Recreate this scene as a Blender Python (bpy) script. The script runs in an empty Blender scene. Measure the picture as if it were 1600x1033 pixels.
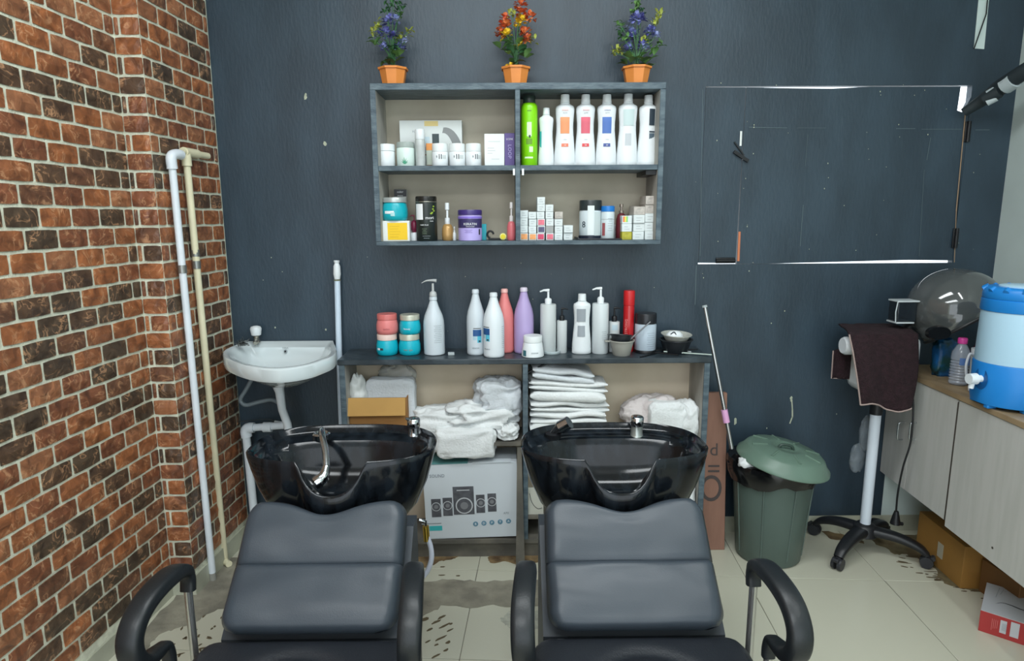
import bpy, bmesh, math, random
from math import sin, cos, pi, radians, tan, atan2, sqrt, exp
from mathutils import Vector, Matrix, Euler
from mathutils import noise as mn

SC = bpy.context.scene
COL = SC.collection
random.seed(7)

# ------------------------------------------------------------------ camera
F, W, HH = 1000.0, 1600.0, 1033.0
CAM = Vector((0.0, -2.654, 1.39))
def _rot(y, p, r):
    A = Matrix(((1, 0, 0), (0, 0, -1), (0, 1, 0)))
    Ry = Matrix(((cos(y), sin(y), 0), (-sin(y), cos(y), 0), (0, 0, 1)))
    P = Matrix(((1, 0, 0), (0, cos(p), -sin(p)), (0, sin(p), cos(p))))
    Z = Matrix(((cos(r), -sin(r), 0), (sin(r), cos(r), 0), (0, 0, 1)))
    return Z @ P @ A @ Ry
MR = _rot(radians(-.4), radians(10), radians(-.31))
cd = bpy.data.cameras.new('camera'); cam = bpy.data.objects.new('camera', cd); COL.objects.link(cam)
cd.sensor_width = 36; cd.lens = F / W * 36; cd.sensor_fit = 'HORIZONTAL'; cd.clip_start = .02
rt, dn, fw = Vector(MR[0]), Vector(MR[1]), Vector(MR[2])
m4 = Matrix((rt, -dn, -fw)).transposed().to_4x4(); m4.translation = CAM
cam.matrix_world = m4
SC.camera = cam

# ------------------------------------------------------------------ light and exposure
SC.view_settings.view_transform = 'Standard'
SC.view_settings.look = 'None'
SC.view_settings.exposure = 0.0
SC.view_settings.gamma = 1.0
SC.view_settings.use_curve_mapping = False
wd = bpy.data.worlds.new('world'); SC.world = wd; wd.use_nodes = True
wd.node_tree.nodes['Background'].inputs[0].default_value = (.86, .94, 1.0, 1)
wd.node_tree.nodes['Background'].inputs[1].default_value = 2.6
def area(name, loc, rot, sx, sy, power, col=(1, 1, 1)):
    l = bpy.data.lights.new(name, 'AREA'); l.shape = 'RECTANGLE'; l.size = sx; l.size_y = sy
    l.energy = power; l.color = col
    o = bpy.data.objects.new(name, l); COL.objects.link(o); o.location = loc; o.rotation_euler = rot
    return o
area('ceiling_panel_light', (0.1, -1.25, 2.72), (radians(8), 0, 0), 1.6, .5, 38, (.93, .98, 1))
area('ceiling_panel_light', (-.3, -3.0, 2.72), (0, 0, 0), 1.8, .6, 42, (.93, .98, 1))
area('ceiling_tube_light', (1.3, -2.1, 2.72), (0, 0, 0), .1, 1.2, 11, (.95, 1, 1))

# ------------------------------------------------------------------ placing helpers
def _ray(px, py):
    return MR.transposed() @ Vector(((px - 800) / F, (py - 516.5) / F, 1))
def onY(px, py, Y=0):
    d = _ray(px, py); return CAM + d * ((Y - CAM.y) / d.y)
def onX(px, py, X):
    d = _ray(px, py); return CAM + d * ((X - CAM.x) / d.x)
def onZ(px, py, Z=0):
    d = _ray(px, py); return CAM + d * ((Z - CAM.z) / d.z)
def onP(px, py, p0, n):
    d = _ray(px, py); n = Vector(n); return CAM + d * ((Vector(p0) - CAM).dot(n) / d.dot(n))
def dep(p): return (MR @ (Vector(p) - CAM)).z
YAW = radians(3.7)
ND = Vector((sin(YAW), cos(YAW), 0))        # depth direction of the side walls
NX = Vector((cos(YAW), -sin(YAW), 0))       # their normal

# ------------------------------------------------------------------ materials
def lin(c):
    return tuple((x / 12.92 if x <= .04045 else ((x + .055) / 1.055) ** 2.4) for x in [v / 255 for v in c]) + (1,)
MATS = {}
def mat(name, rgb, rough=.5, metal=0, ns=0, na=.12, bump=0, bs=60, coat=0, rgb2=None, alpha=1, trans=0, spec=.5, stretch=None, emit=0, sheen=0, perobj=0, ior=1.45):
    if name in MATS: return MATS[name]
    m = bpy.data.materials.new(name); m.use_nodes = True; MATS[name] = m
    nt = m.node_tree; N = nt.nodes; L = nt.links; b = N['Principled BSDF']
    b.inputs['Base Color'].default_value = lin(rgb); b.inputs['Roughness'].default_value = rough
    b.inputs['Metallic'].default_value = metal; b.inputs['Coat Weight'].default_value = coat
    b.inputs['Coat Roughness'].default_value = .06
    b.inputs['Specular IOR Level'].default_value = spec; b.inputs['IOR'].default_value = ior
    b.inputs['Alpha'].default_value = alpha; b.inputs['Transmission Weight'].default_value = trans
    if sheen: b.inputs['Sheen Weight'].default_value = sheen
    if emit:
        b.inputs['Emission Color'].default_value = lin(rgb); b.inputs['Emission Strength'].default_value = emit
    tc = N.new('ShaderNodeTexCoord'); vec = tc.outputs['Object']
    if stretch:
        mp = N.new('ShaderNodeMapping'); mp.inputs['Scale'].default_value = stretch
        L.new(vec, mp.inputs[0]); vec = mp.outputs[0]
    if ns:
        t = N.new('ShaderNodeTexNoise'); t.inputs['Scale'].default_value = ns; t.inputs['Detail'].default_value = 5
        L.new(vec, t.inputs['Vector'])
        r = N.new('ShaderNodeValToRGB')
        if rgb2: c1, c2 = lin(rgb), lin(rgb2)
        else:
            c = lin(rgb); c1 = tuple(v * (1 - na) for v in c[:3]) + (1,); c2 = tuple(min(1, v * (1 + na)) for v in c[:3]) + (1,)
        r.color_ramp.elements[0].color = c1; r.color_ramp.elements[1].color = c2
        r.color_ramp.elements[0].position = .38; r.color_ramp.elements[1].position = .62
        L.new(t.outputs['Fac'], r.inputs[0]); L.new(r.outputs[0], b.inputs['Base Color'])
    if bump:
        t2 = N.new('ShaderNodeTexNoise'); t2.inputs['Scale'].default_value = bs; t2.inputs['Detail'].default_value = 4
        L.new(vec, t2.inputs['Vector'])
        bp = N.new('ShaderNodeBump'); bp.inputs['Strength'].default_value = bump; bp.inputs['Distance'].default_value = .01
        L.new(t2.outputs['Fac'], bp.inputs['Height']); L.new(bp.outputs[0], b.inputs['Normal'])
    return m

# ------------------------------------------------------------------ objects
def link(o, parent=None):
    COL.objects.link(o)
    if parent: o.parent = parent
    return o
def thing(name, label, cat, loc=(0, 0, 0), rot=(0, 0, 0), group=None):
    o = bpy.data.objects.new(name, None); COL.objects.link(o); o.empty_display_size = .05
    o.location = loc; o.rotation_euler = rot; o['label'] = label; o['category'] = cat
    if group: o['group'] = group
    return o
def tag(o, label, cat, group=None, kind=None):
    o['label'] = label; o['category'] = cat
    if group: o['group'] = group
    if kind: o['kind'] = kind
    return o
def struct(o): o['kind'] = 'structure'; return o

class G:
    """Collects faces, then makes ONE mesh object."""
    def __init__(s): s.v = []; s.f = []; s.m = []; s.sm = []; s.mi = 0
    def add(s, vs, fs, smooth=False):
        n = len(s.v); s.v += [Vector(p) for p in vs]
        for f in fs: s.f.append([i + n for i in f]); s.m.append(s.mi); s.sm.append(smooth)
        return s
    def box(s, x0, x1, y0, y1, z0, z1, bev=0, rot=None, piv=None, seg=2):
        bm = bmesh.new(); bmesh.ops.create_cube(bm, size=1)
        for v in bm.verts: v.co = Vector(((x0 + x1) / 2 + v.co.x * (x1 - x0), (y0 + y1) / 2 + v.co.y * (y1 - y0), (z0 + z1) / 2 + v.co.z * (z1 - z0)))
        if bev: bmesh.ops.bevel(bm, geom=bm.edges[:], offset=min(bev, .49 * min(abs(x1 - x0), abs(y1 - y0), abs(z1 - z0))), segments=seg, profile=.5, affect='EDGES')
        s.flatmain = bev > 0
        return s.bm(bm, rot, piv, bev > 0)
    def bm(s, bm, rot=None, piv=None, smooth=False):
        if rot:
            R = Euler(rot).to_matrix(); c = Vector(piv or (0, 0, 0))
            for v in bm.verts: v.co = R @ (v.co - c) + c
        bm.verts.index_update(); bm.normal_update()
        fl_ = [max(abs(c) for c in f.normal) < .999 for f in bm.faces] if smooth and not rot else None
        s.add([v.co.copy() for v in bm.verts], [[v.index for v in f.verts] for f in bm.faces], smooth)
        if fl_: s.sm[-len(fl_):] = fl_
        bm.free(); return s
    def lathe(s, prof, c=(0, 0, 0), seg=24, sx=1, sy=1, axis='z', a0=0, a1=2 * pi, cap=True):
        vs, fs = [], []; full = abs(a1 - a0 - 2 * pi) < 1e-6; ns = seg if full else seg + 1
        for r, z in prof:
            for i in range(ns):
                a = a0 + (a1 - a0) * i / seg; p = (r * cos(a) * sx, r * sin(a) * sy, z)
                if axis == 'y': p = (p[0], p[2], p[1])
                if axis == 'x': p = (p[2], p[0], p[1])
                vs.append(Vector(p) + Vector(c))
        for j in range(len(prof) - 1):
            for i in range(ns if full else ns - 1):
                k = (i + 1) % ns; q = [j * ns + i, j * ns + k, (j + 1) * ns + k, (j + 1) * ns + i]
                if axis == 'y': q = q[::-1]
                fs.append(q)
        if cap and full:
            q = list(range(ns)); fs.append(q[::-1] if axis != 'y' else q)
            q = [(len(prof) - 1) * ns + i for i in range(ns)]; fs.append(q if axis != 'y' else q[::-1])
        return s.add(vs, fs, True)
    def tube(s, path, r, seg=10, flat=None, up=None):
        """flat=(a,b): elliptical section half sizes"""
        P = [Vector(p) for p in path]; vs, fs = [], []; prev = None
        for i, p in enumerate(P):
            t = (P[min(i + 1, len(P) - 1)] - P[max(i - 1, 0)]).normalized()
            u = Vector(up) if up else (prev or (Vector((0, 0, 1)) if abs(t.z) < .9 else Vector((1, 0, 0))))
            n = (u - t * u.dot(t)); n = n.normalized() if n.length > 1e-6 else Vector((1, 0, 0)); b = t.cross(n)
            if not up: prev = n
            rr = r[i] if isinstance(r, (list, tuple)) else r
            for k in range(seg):
                a = 2 * pi * k / seg
                if flat:
                    ca, sa = cos(a), sin(a); e = .6
                    q = n * (flat[0] * rr * (abs(ca) ** e) * (1 if ca >= 0 else -1)) + b * (flat[1] * rr * (abs(sa) ** e) * (1 if sa >= 0 else -1))
                else: q = (n * cos(a) + b * sin(a)) * rr
                vs.append(p + q)
        for j in range(len(P) - 1):
            for k in range(seg):
                l = (k + 1) % seg; fs.append([j * seg + k, j * seg + l, (j + 1) * seg + l, (j + 1) * seg + k])
        fs.append(list(range(seg))[::-1]); fs.append([(len(P) - 1) * seg + k for k in range(seg)])
        return s.add(vs, fs, True)
    def prism(s, poly, t0, t1, axis='y', smooth=False):
        """poly in the plane across axis, extruded t0..t1"""
        n = len(poly)
        def mk(p, t):
            return (p[0], t, p[1]) if axis == 'y' else ((t, p[0], p[1]) if axis == 'x' else (p[0], p[1], t))
        vs = [mk(p, t0) for p in poly] + [mk(p, t1) for p in poly]
        fs = [[i, (i + 1) % n, (i + 1) % n + n, i + n] for i in range(n)] + [list(range(n))[::-1], [i + n for i in range(n)]]
        return s.add(vs, fs, smooth)
    def grid(s, fn, nu, nv, smooth=True, closeu=False):
        vs = [fn(i / nu if closeu else i / (nu - 1), j / (nv - 1)) for j in range(nv) for i in range(nu)]
        fs = []
        for j in range(nv - 1):
            for i in range(nu if closeu else nu - 1):
                k = (i + 1) % nu; fs.append([j * nu + i, j * nu + k, (j + 1) * nu + k, (j + 1) * nu + i])
        return s.add(vs, fs, smooth)
    def obj(s, name, mats, parent=None, loc=None, off=None, fix=True, label=None, soft=False):
        me = bpy.data.meshes.new(name); o = Vector(off) if off is not None else Vector((0, 0, 0))
        me.from_pydata([tuple(v - o) for v in s.v], [], s.f)
        for m in (mats if isinstance(mats, (list, tuple)) else [mats]): me.materials.append(m)
        for p, mi, sm in zip(me.polygons, s.m, s.sm): p.material_index = mi; p.use_smooth = sm
        if fix:
            bm = bmesh.new(); bm.from_mesh(me); bmesh.ops.recalc_face_normals(bm, faces=bm.faces[:]); bm.to_mesh(me); bm.free()
        if any(s.sm) and not soft:
            try: me.set_sharp_from_angle(angle=radians(48))
            except Exception: pass
            for p, sm in zip(me.polygons, s.sm): p.use_smooth = sm
        me.update(); ob = bpy.data.objects.new(name, me); link(ob, parent)
        if loc is not None: ob.location = loc
        if label: ob['label'] = label
        return ob
def text(s, size, m, parent, loc, rot=(pi / 2, 0, 0), bend=0, name='lettering', align='CENTER', sx=1, depth=.0003):
    cu = bpy.data.curves.new('t', 'FONT'); cu.body = s; cu.size = size; cu.align_x = align; cu.align_y = 'CENTER'
    cu.resolution_u = 5 if size > .05 else 2; cu.extrude = depth; cu.space_character = 1.05
    ob = bpy.data.objects.new('t', cu); COL.objects.link(ob)
    dg = bpy.context.evaluated_depsgraph_get(); me = bpy.data.meshes.new_from_object(ob.evaluated_get(dg))
    bpy.data.objects.remove(ob); bpy.data.curves.remove(cu)
    for v in me.vertices:
        v.co.x *= sx
        if bend: x, z = v.co.x, v.co.z; v.co.x = (bend + z) * sin(x / bend); v.co.z = (bend + z) * cos(x / bend) - bend
    me.materials.clear(); me.materials.append(m); me.name = name
    o = bpy.data.objects.new(name, me); link(o, parent); o.location = loc; o.rotation_euler = rot
    return o
def copy_tree(o, parent=None):
    c = o.copy(); COL.objects.link(c); c.parent = parent
    for ch in [x for x in o.children]: copy_tree(ch, c)
    return c
def smooth_path(pts, n=6):
    P = [Vector(p) for p in pts]; P = [P[0] * 2 - P[1]] + P + [P[-1] * 2 - P[-2]]; out = []
    for i in range(1, len(P) - 2):
        for k in range(n):
            t = k / n; a, b, c, d = P[i - 1], P[i], P[i + 1], P[i + 2]
            out.append(.5 * ((2 * b) + (c - a) * t + (2 * a - 5 * b + 4 * c - d) * t * t + (3 * b - a - 3 * c + d) * t ** 3))
    out.append(P[-2]); return out

# common materials
WHITE = mat('white_plastic', (226, 232, 234), .35, ns=8, na=.03)
BLACK = mat('black_plastic', (22, 24, 27), .4)
CHROME = mat('chrome', (200, 205, 208), .12, 1)
INK = mat('dark_ink', (52, 56, 62), .6)
GREYINK = mat('grey_ink', (140, 150, 155), .6)
WHITEINK = mat('white_ink', (235, 238, 240), .5)
# ================================================================== SETTING
PAINT = mat('dark_blue_paint', (48, 63, 74), .42, ns=2.2, na=.16, bump=.12, bs=35, stretch=(3, 3, 1))
MORTAR = mat('white_mortar', (208, 210, 190), .8, ns=30, na=.12, bump=.3, bs=200)
WHITEWALL = mat('white_wall', (198, 212, 208), .7, ns=3, na=.05)
ROOMH = 2.75
def brick_mat():
    m = bpy.data.materials.new('brick_faces'); m.use_nodes = True; nt = m.node_tree; N, L = nt.nodes, nt.links; b = N['Principled BSDF']
    b.inputs['Roughness'].default_value = .38; b.inputs['Specular IOR Level'].default_value = .5
    oi = N.new('ShaderNodeObjectInfo'); tc = N.new('ShaderNodeTexCoord')
    ad = N.new('ShaderNodeVectorMath'); ad.operation = 'ADD'
    sc = N.new('ShaderNodeVectorMath'); sc.operation = 'SCALE'; sc.inputs['Scale'].default_value = 37
    cx = N.new('ShaderNodeCombineXYZ')
    for i in range(3): L.new(oi.outputs['Random'], cx.inputs[i])
    L.new(cx.outputs[0], sc.inputs[0]); L.new(tc.outputs['Object'], ad.inputs[0]); L.new(sc.outputs[0], ad.inputs[1])
    r = N.new('ShaderNodeValToRGB'); r.color_ramp.interpolation = 'CONSTANT'
    cols = [(0, (78, 64, 52)), (.2, (88, 68, 54)), (.32, (142, 90, 60)), (.5, (124, 78, 56)), (.66, (150, 94, 60)), (.8, (108, 74, 56)), (.9, (146, 98, 70))]
    while len(r.color_ramp.elements) < len(cols): r.color_ramp.elements.new(.5)
    for e, (p, c) in zip(r.color_ramp.elements, cols): e.position = p; e.color = lin(c)
    L.new(oi.outputs['Random'], r.inputs[0])
    n1 = N.new('ShaderNodeTexNoise'); n1.inputs['Scale'].default_value = 22; n1.inputs['Detail'].default_value = 6; n1.inputs['Distortion'].default_value = .8
    L.new(ad.outputs[0], n1.inputs['Vector'])
    mx = N.new('ShaderNodeMix'); mx.data_type = 'RGBA'; mx.blend_type = 'MULTIPLY'; mx.inputs[0].default_value = .85
    r2 = N.new('ShaderNodeValToRGB'); r2.color_ramp.elements[0].color = (.40, .37, .37, 1); r2.color_ramp.elements[1].color = (1.45, 1.38, 1.25, 1)
    r2.color_ramp.elements[0].position = .3; r2.color_ramp.elements[1].position = .68
    L.new(n1.outputs['Fac'], r2.inputs[0]); L.new(r.outputs[0], mx.inputs[6]); L.new(r2.outputs[0], mx.inputs[7])
    # pale mineral veins
    n2 = N.new('ShaderNodeTexNoise'); n2.inputs['Scale'].default_value = 15; n2.inputs['Detail'].default_value = 3; n2.inputs['Distortion'].default_value = 2
    L.new(ad.outputs[0], n2.inputs['Vector'])
    r3 = N.new('ShaderNodeValToRGB'); el = r3.color_ramp.elements; el[0].position = .46; el[0].color = (0, 0, 0, 1); el[1].position = .54; el[1].color = (0, 0, 0, 1)
    e = el.new(.5); e.color = (1, 1, 1, 1)
    L.new(n2.outputs['Fac'], r3.inputs[0])
    n3 = N.new('ShaderNodeTexNoise'); n3.inputs['Scale'].default_value = 22; L.new(ad.outputs[0], n3.inputs['Vector'])
    r4 = N.new('ShaderNodeValToRGB'); r4.color_ramp.elements[0].position = .42; r4.color_ramp.elements[1].position = .62; L.new(n3.outputs['Fac'], r4.inputs[0])
    mu = N.new('ShaderNodeMath'); mu.operation = 'MULTIPLY'; L.new(r3.outputs[0], mu.inputs[0]); L.new(r4.outputs[0], mu.inputs[1])
    m2 = N.new('ShaderNodeMath'); m2.operation = 'MULTIPLY'; m2.inputs[1].default_value = .7; L.new(mu.outputs[0], m2.inputs[0])
    mx2 = N.new('ShaderNodeMix'); mx2.data_type = 'RGBA'; mx2.inputs[7].default_value = lin((206, 156, 116))
    L.new(m2.outputs[0], mx2.inputs[0]); L.new(mx.outputs[2], mx2.inputs[6]); L.new(mx2.outputs[2], b.inputs['Base Color'])
    bp = N.new('ShaderNodeBump'); bp.inputs['Strength'].default_value = .85; bp.inputs['Distance'].default_value = .008
    L.new(n1.outputs['Fac'], bp.inputs['Height']); L.new(bp.outputs[0], b.inputs['Normal'])
    return m
BRICK = brick_mat()
def brick_mesh(L, H, T=.006, seed=0, nx=5, nz=3):
    """face in local x-z plane, proud of y=0 towards -y; centred"""
    g = G(); rnd = random.Random(seed)
    def fn(u, v):
        x = (u - .5) * L; z = (v - .5) * H; e = min(u, 1 - u, v, 1 - v) < .01
        if u < .01: x += .0015
        y = -T * (.55 if e else 1) - (0 if e else rnd.uniform(-.0012, .0022))
        if e and (u < .01 or u > .99) and (v < .01 or v > .99): x *= .97; z *= .93
        return (x, y, z)
    us = nx; g.grid(fn, nx, nz, smooth=False)
    n = len(g.v); rim = [i for i in range(nx)] + [nx * j + nx - 1 for j in range(1, nz)] + [nx * (nz - 1) + i for i in range(nx - 2, -1, -1)] + [nx * j for j in range(nz - 2, 0, -1)]
    base = [(g.v[i].x * 1.0, 0.001, g.v[i].z * 1.0) for i in rim]; k = len(rim); s0 = len(g.v)
    g.v += [Vector(b) for b in base]
    for i in range(k): g.f.append([rim[i], s0 + i, s0 + (i + 1) % k, rim[(i + 1) % k]]); g.m.append(0); g.sm.append(False)
    me = bpy.data.meshes.new('brick'); me.from_pydata([tuple(v) for v in g.v], [], g.f); me.materials.append(BRICK)
    bm = bmesh.new(); bm.from_mesh(me); bmesh.ops.recalc_face_normals(bm, faces=bm.faces[:]); bm.to_mesh(me); bm.free()
    return me
PL, PH, JT = .1205, .0607, .0085       # brick pitch along, up, joint
ZREF = 1.853                            # a bed joint
VAR = {}
def brick_me(L, k):
    L = round(L, 3); key = (L, k % 5)
    if key not in VAR: VAR[key] = brick_mesh(L, PH - JT, seed=hash(key) % 997)
    return VAR[key]
def lay(parent, org, d, n, s0, s1, off, limit=None, name='brick', zmax=2.3, zmin=.07, flip=1, whole=False):
    """org: point on wall plane at s=0; d along unit; n outward normal. bricks between s0..s1"""
    out = []; k = 0
    ang = atan2(d.y, d.x)
    row0 = int((zmin - ZREF) / PH) - 1
    cnt = 0
    for r in range(row0, int((zmax - ZREF) / PH) + 1):
        zc = ZREF + (r + .5) * PH
        if zc - PH / 2 < zmin or zc + PH / 2 > zmax: continue
        s = off[r % 2] - PL * 40
        while s < s1:
            a, b = max(s, s0), (s + PL if whole else min(s + PL, s1)); s += PL
            if b - a < .022: continue
            L = b - a - JT
            c = org + d * ((a + b) / 2)
            me = brick_me(L, (r * 7 + cnt * 3)); cnt += 1
            o = bpy.data.objects.new(name, me); link(o, parent)
            M = Matrix((d * flip, -n, Vector((0, 0, 1)))).transposed().to_4x4()
            o.matrix_local = Matrix.Translation(Vector((c.x, c.y, zc))) @ M
            out.append(o)
    return out

# --- left brick wall (near part) and the pier beyond it
edge_near = Vector((-1.268, -.442, 0))
edge_pier = Vector((-1.182, -.442, 0))
def wall_slab(name, p0, p1, n, z0, z1, th, m):
    g = G(); a, b = Vector(p0), Vector(p1); q = [a, b, b - n * th, a - n * th]
    vs = [Vector((p.x, p.y, z0)) for p in q] + [Vector((p.x, p.y, z1)) for p in q]
    g.add(vs, [[0, 1, 5, 4], [1, 2, 6, 5], [2, 3, 7, 6], [3, 0, 4, 7], [3, 2, 1, 0], [4, 5, 6, 7]])
    return struct(g.obj(name, m))
far_near = edge_near - ND * 4.2
wl = wall_slab('wall_left', far_near, edge_near, NX, 0, ROOMH, .3, MORTAR)
b1 = lay(wl, edge_near, -ND, NX, -.004, .845, (0.043, -.017), zmax=2.35, whole=True)
for i, o in enumerate(b1): o.name = 'brick'
# the rest of that wall, beside and behind the camera, joined
g = G()
r0 = int((.07 - ZREF) / PH)
for r in range(r0, int((2.68 - ZREF) / PH)):
    zc = ZREF + (r + .5) * PH; s = (0.043, -.017)[r % 2]
    while s < 3.6:
        a, b = s, s + PL; s += PL
        if zc + PH / 2 <= 2.35 and a < .845: continue
        if b - a < .03: continue
        a += JT / 2; b -= JT / 2
        vs = []
        for (ss, zz, t) in ((a, zc - PH / 2 + JT / 2, 0), (b, zc - PH / 2 + JT / 2, 0), (b, zc + PH / 2 - JT / 2, 0), (a, zc + PH / 2 - JT / 2, 0),
                            (a + .002, zc - PH / 2 + .006, 1), (b - .002, zc - PH / 2 + .006, 1), (b - .002, zc + PH / 2 - .006, 1), (a + .002, zc + PH / 2 - .006, 1)):
            p = edge_near - ND * ss + NX * (.005 * t); vs.append((p.x, p.y, zz))
        g.add(vs, [[4, 5, 6, 7], [0, 1, 5, 4], [1, 2, 6, 5], [2, 3, 7, 6], [3, 0, 4, 7]])
o = g.obj('brick_courses', BRICK, wl); o['kind'] = 'stuff'
# pier: front face faces the camera, side face faces the room
pend = edge_pier + ND * (.443 / ND.y)
g = G(); q = [edge_near + Vector((-.05, 0, 0)), edge_pier, pend, Vector((edge_near.x - .05, 0, 0))]
g.add([Vector((p.x, p.y, 0)) for p in q] + [Vector((p.x, p.y, ROOMH)) for p in q], [[0, 1, 5, 4], [1, 2, 6, 5], [2, 3, 7, 6], [3, 0, 4, 7], [3, 2, 1, 0], [4, 5, 6, 7]])
pier = struct(g.obj('wall_left_pier', MORTAR))
XD = Vector((1, 0, 0)); YN = Vector((0, -1, 0))
fo = Vector((edge_near.x, edge_near.y, 0)); wdt = edge_pier.x - edge_near.x
# front face: one full brick, or a bat and a stretcher, alternating
row0 = int((.07 - ZREF) / PH) - 1
for r in range(row0, int((2.35 - ZREF) / PH) + 1):
    zc = ZREF + (r + .5) * PH
    if zc - PH / 2 < .085: continue
    segs = [(0.0, wdt + .001)] if r % 2 else [(0.0, .022), (.022, wdt + .001)]
    for a, b in segs:
        me = brick_me(b - a - (JT if b - a < .05 else JT * .6), r * 3 + 1)
        ob = bpy.data.objects.new('brick', me); link(ob, pier)
        ob.location = (fo.x + (a + b) / 2 + JT * .2, fo.y, zc)
lay(pier, edge_pier, ND, NX, -.004, .436, (0.045, -.015), zmax=2.35, zmin=.085)
# skirting of the left wall
g = G(); a = edge_pier + NX * .008; b = pend + NX * .008
g.add([(a.x, a.y - .008, 0), (b.x, b.y, 0), (b.x - .02, b.y, 0), (a.x - .1, a.y - .008, 0), (a.x, a.y - .008, .075), (b.x, b.y, .075), (b.x - .02, b.y, .075), (a.x - .1, a.y - .008, .075)],
      [[0, 1, 5, 4], [4, 5, 6, 7], [3, 0, 4, 7]])
a2 = edge_near + NX * .008; b2 = edge_near - ND * 4 + NX * .008
g.add([(a2.x, a2.y, 0), (b2.x, b2.y, 0), (b2.x, b2.y, .065), (a2.x, a2.y, .065), (a2.x - .02, a2.y, .065), (b2.x - .02, b2.y, .065)], [[0, 1, 2, 3], [3, 2, 5, 4]])
SKIRT = mat('dusty_tile_skirting', (176, 178, 160), .4, ns=6, na=.15)
struct(g.obj('baseboard_left', SKIRT))

# --- floor: screed slab with square tiles laid on it
SCREED = mat('grout', (120, 118, 106), .8)
TILE = mat('cream_floor_tile', (193, 192, 174), .28, spec=.5)
g = G(); g.box(-2.2, 2.6, -4.8, .12, -.06, -.002); fl = struct(g.obj('floor', SCREED))
TS = .527; t0 = onZ(718, 1030, 0)
g = G(); g.box(-TS / 2 + .0012, TS / 2 - .0012, -TS / 2 + .0012, TS / 2 - .0012, -.004, 0, bev=.0012, seg=1)
tproto = None
for i in range(-4, 7):
    for j in range(-7, 3):
        c = Vector((t0.x, t0.y, 0)) + NX * ((i + .5) * TS) + ND * ((j + .5) * TS)
        if c.x < -1.6 or c.x > 2.5 or c.y < -4.6 or c.y > .35: continue
        if tproto is None: ob = tproto = g.obj('tile', TILE, fl)
        else: ob = bpy.data.objects.new('tile', tproto.data); link(ob, fl)
        ob.location = (c.x, c.y, 0); ob.rotation_euler = (0, 0, -YAW)
# cement and dirt left on the tiles
CEM = mat('dried_cement', (120, 116, 104), .85, ns=9, rgb2=(150, 146, 130), bump=.5, bs=40)
DIRT = mat('brown_dirt', (84, 66, 46), .8, ns=14, rgb2=(140, 118, 84), bump=.4, bs=50)
PALE = mat('pale_dust', (168, 162, 140), .8, ns=14, rgb2=(140, 132, 108))
def patch(pts, name, m, z=.0015, jag=.008, sub=7, seed=1, parent=fl):
    P = [onZ(px, py, 0) for px, py in pts]; out = []
    for i, p in enumerate(P):
        q = P[(i + 1) % len(P)]
        for k in range(sub):
            v = p.lerp(q, k / sub); e = mn.noise(Vector((v.x * 25, v.y * 25, seed))) * jag * 2 + mn.noise(Vector((v.x * 90, v.y * 90, seed))) * jag
            t = (q - p); nn = Vector((-t.y, t.x, 0)).normalized(); v = v + nn * e; out.append((v.x, v.y))
    gg = G(); gg.prism(out, .0002, z, axis='z'); return gg.obj(name, m, parent)
patch([(638, 912), (700, 906), (760, 909), (846, 906), (846, 947), (770, 949), (690, 947), (662, 962), (640, 1000)], 'cement_patch', CEM)
patch([(300, 905), (360, 872), (400, 870), (400, 950), (340, 952), (300, 975), (262, 985), (240, 1000), (225, 1020), (205, 1040), (190, 1033), (240, 965)], 'cement_patch', CEM, seed=3)
patch([(782, 965), (800, 955), (845, 955), (850, 985), (810, 985), (786, 978)], 'cement_smear', mat('faint_smear', (160, 160, 148), .6, ns=30, rgb2=(186, 188, 172)), seed=4, z=.0008)
patch([(640, 868), (720, 868), (712, 874), (690, 876), (668, 888), (652, 892)], 'dirt_patch', DIRT, seed=5)
patch([(762, 872), (780, 866), (846, 862), (846, 878), (815, 882), (790, 878), (770, 880)], 'dirt_patch', DIRT, seed=6, z=.002)
patch([(1355, 842), (1480, 830), (1545, 880), (1600, 940), (1540, 930), (1478, 912), (1452, 880), (1420, 868), (1395, 862)], 'dirt_patch', mat('olive_grime', (92, 80, 56), .7, ns=11, rgb2=(132, 122, 92)), seed=8, z=.001, jag=.014)
patch([(1275, 826), (1345, 842), (1350, 850), (1300, 842)], 'dirt_patch', DIRT, seed=9, z=.001)
g = G(); rnd = random.Random(5)
def flake(px, py, L, w, ang):
    c = onZ(px, py, 0); n = 7; pts = []
    for k in range(n):
        a = 2 * pi * k / n; x, y = L * cos(a) * rnd.uniform(.7, 1.1), w * sin(a) * rnd.uniform(.6, 1.2)
        pts.append((c.x + x * cos(ang) - y * sin(ang), c.y + x * sin(ang) + y * cos(ang)))
    g.prism(pts, .0002, .0012, axis='z')
for (px, py, L, w) in ((690, 965, .02, .006), (682, 972, .022, .006), (695, 978, .03, .004), (703, 985, .018, .004), (688, 998, .028, .005), (700, 1004, .012, .006), (682, 1008, .01, .004), (697, 1016, .012, .005),
                       (680, 1026, .02, .004), (668, 1003, .012, .004), (705, 975, .008, .004), (691, 886, .012, .004), (716, 900, .009, .004), (690, 899, .014, .004), (672, 984, .016, .006), (664, 968, .02, .01)):
    flake(px, py, L, w, radians(40) if py > 950 else 0)
for k in range(60):
    t = rnd.random(); px = 1420 + 130 * t + rnd.uniform(-22, 18); py = 872 + 62 * t + rnd.uniform(-10, 10)
    flake(px, py, rnd.uniform(.005, .03), rnd.uniform(.002, .005), rnd.uniform(-.5, .2))
for k in range(30):
    px = rnd.uniform(300, 360); py = rnd.uniform(945, 1030); flake(px - (py - 945) * .6, py, rnd.uniform(.004, .014), .004, rnd.uniform(0, 3))
o = g.obj('dirt_flakes', mat('flake_brown', (96, 84, 62), .8), fl); o['kind'] = 'stuff'

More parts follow.
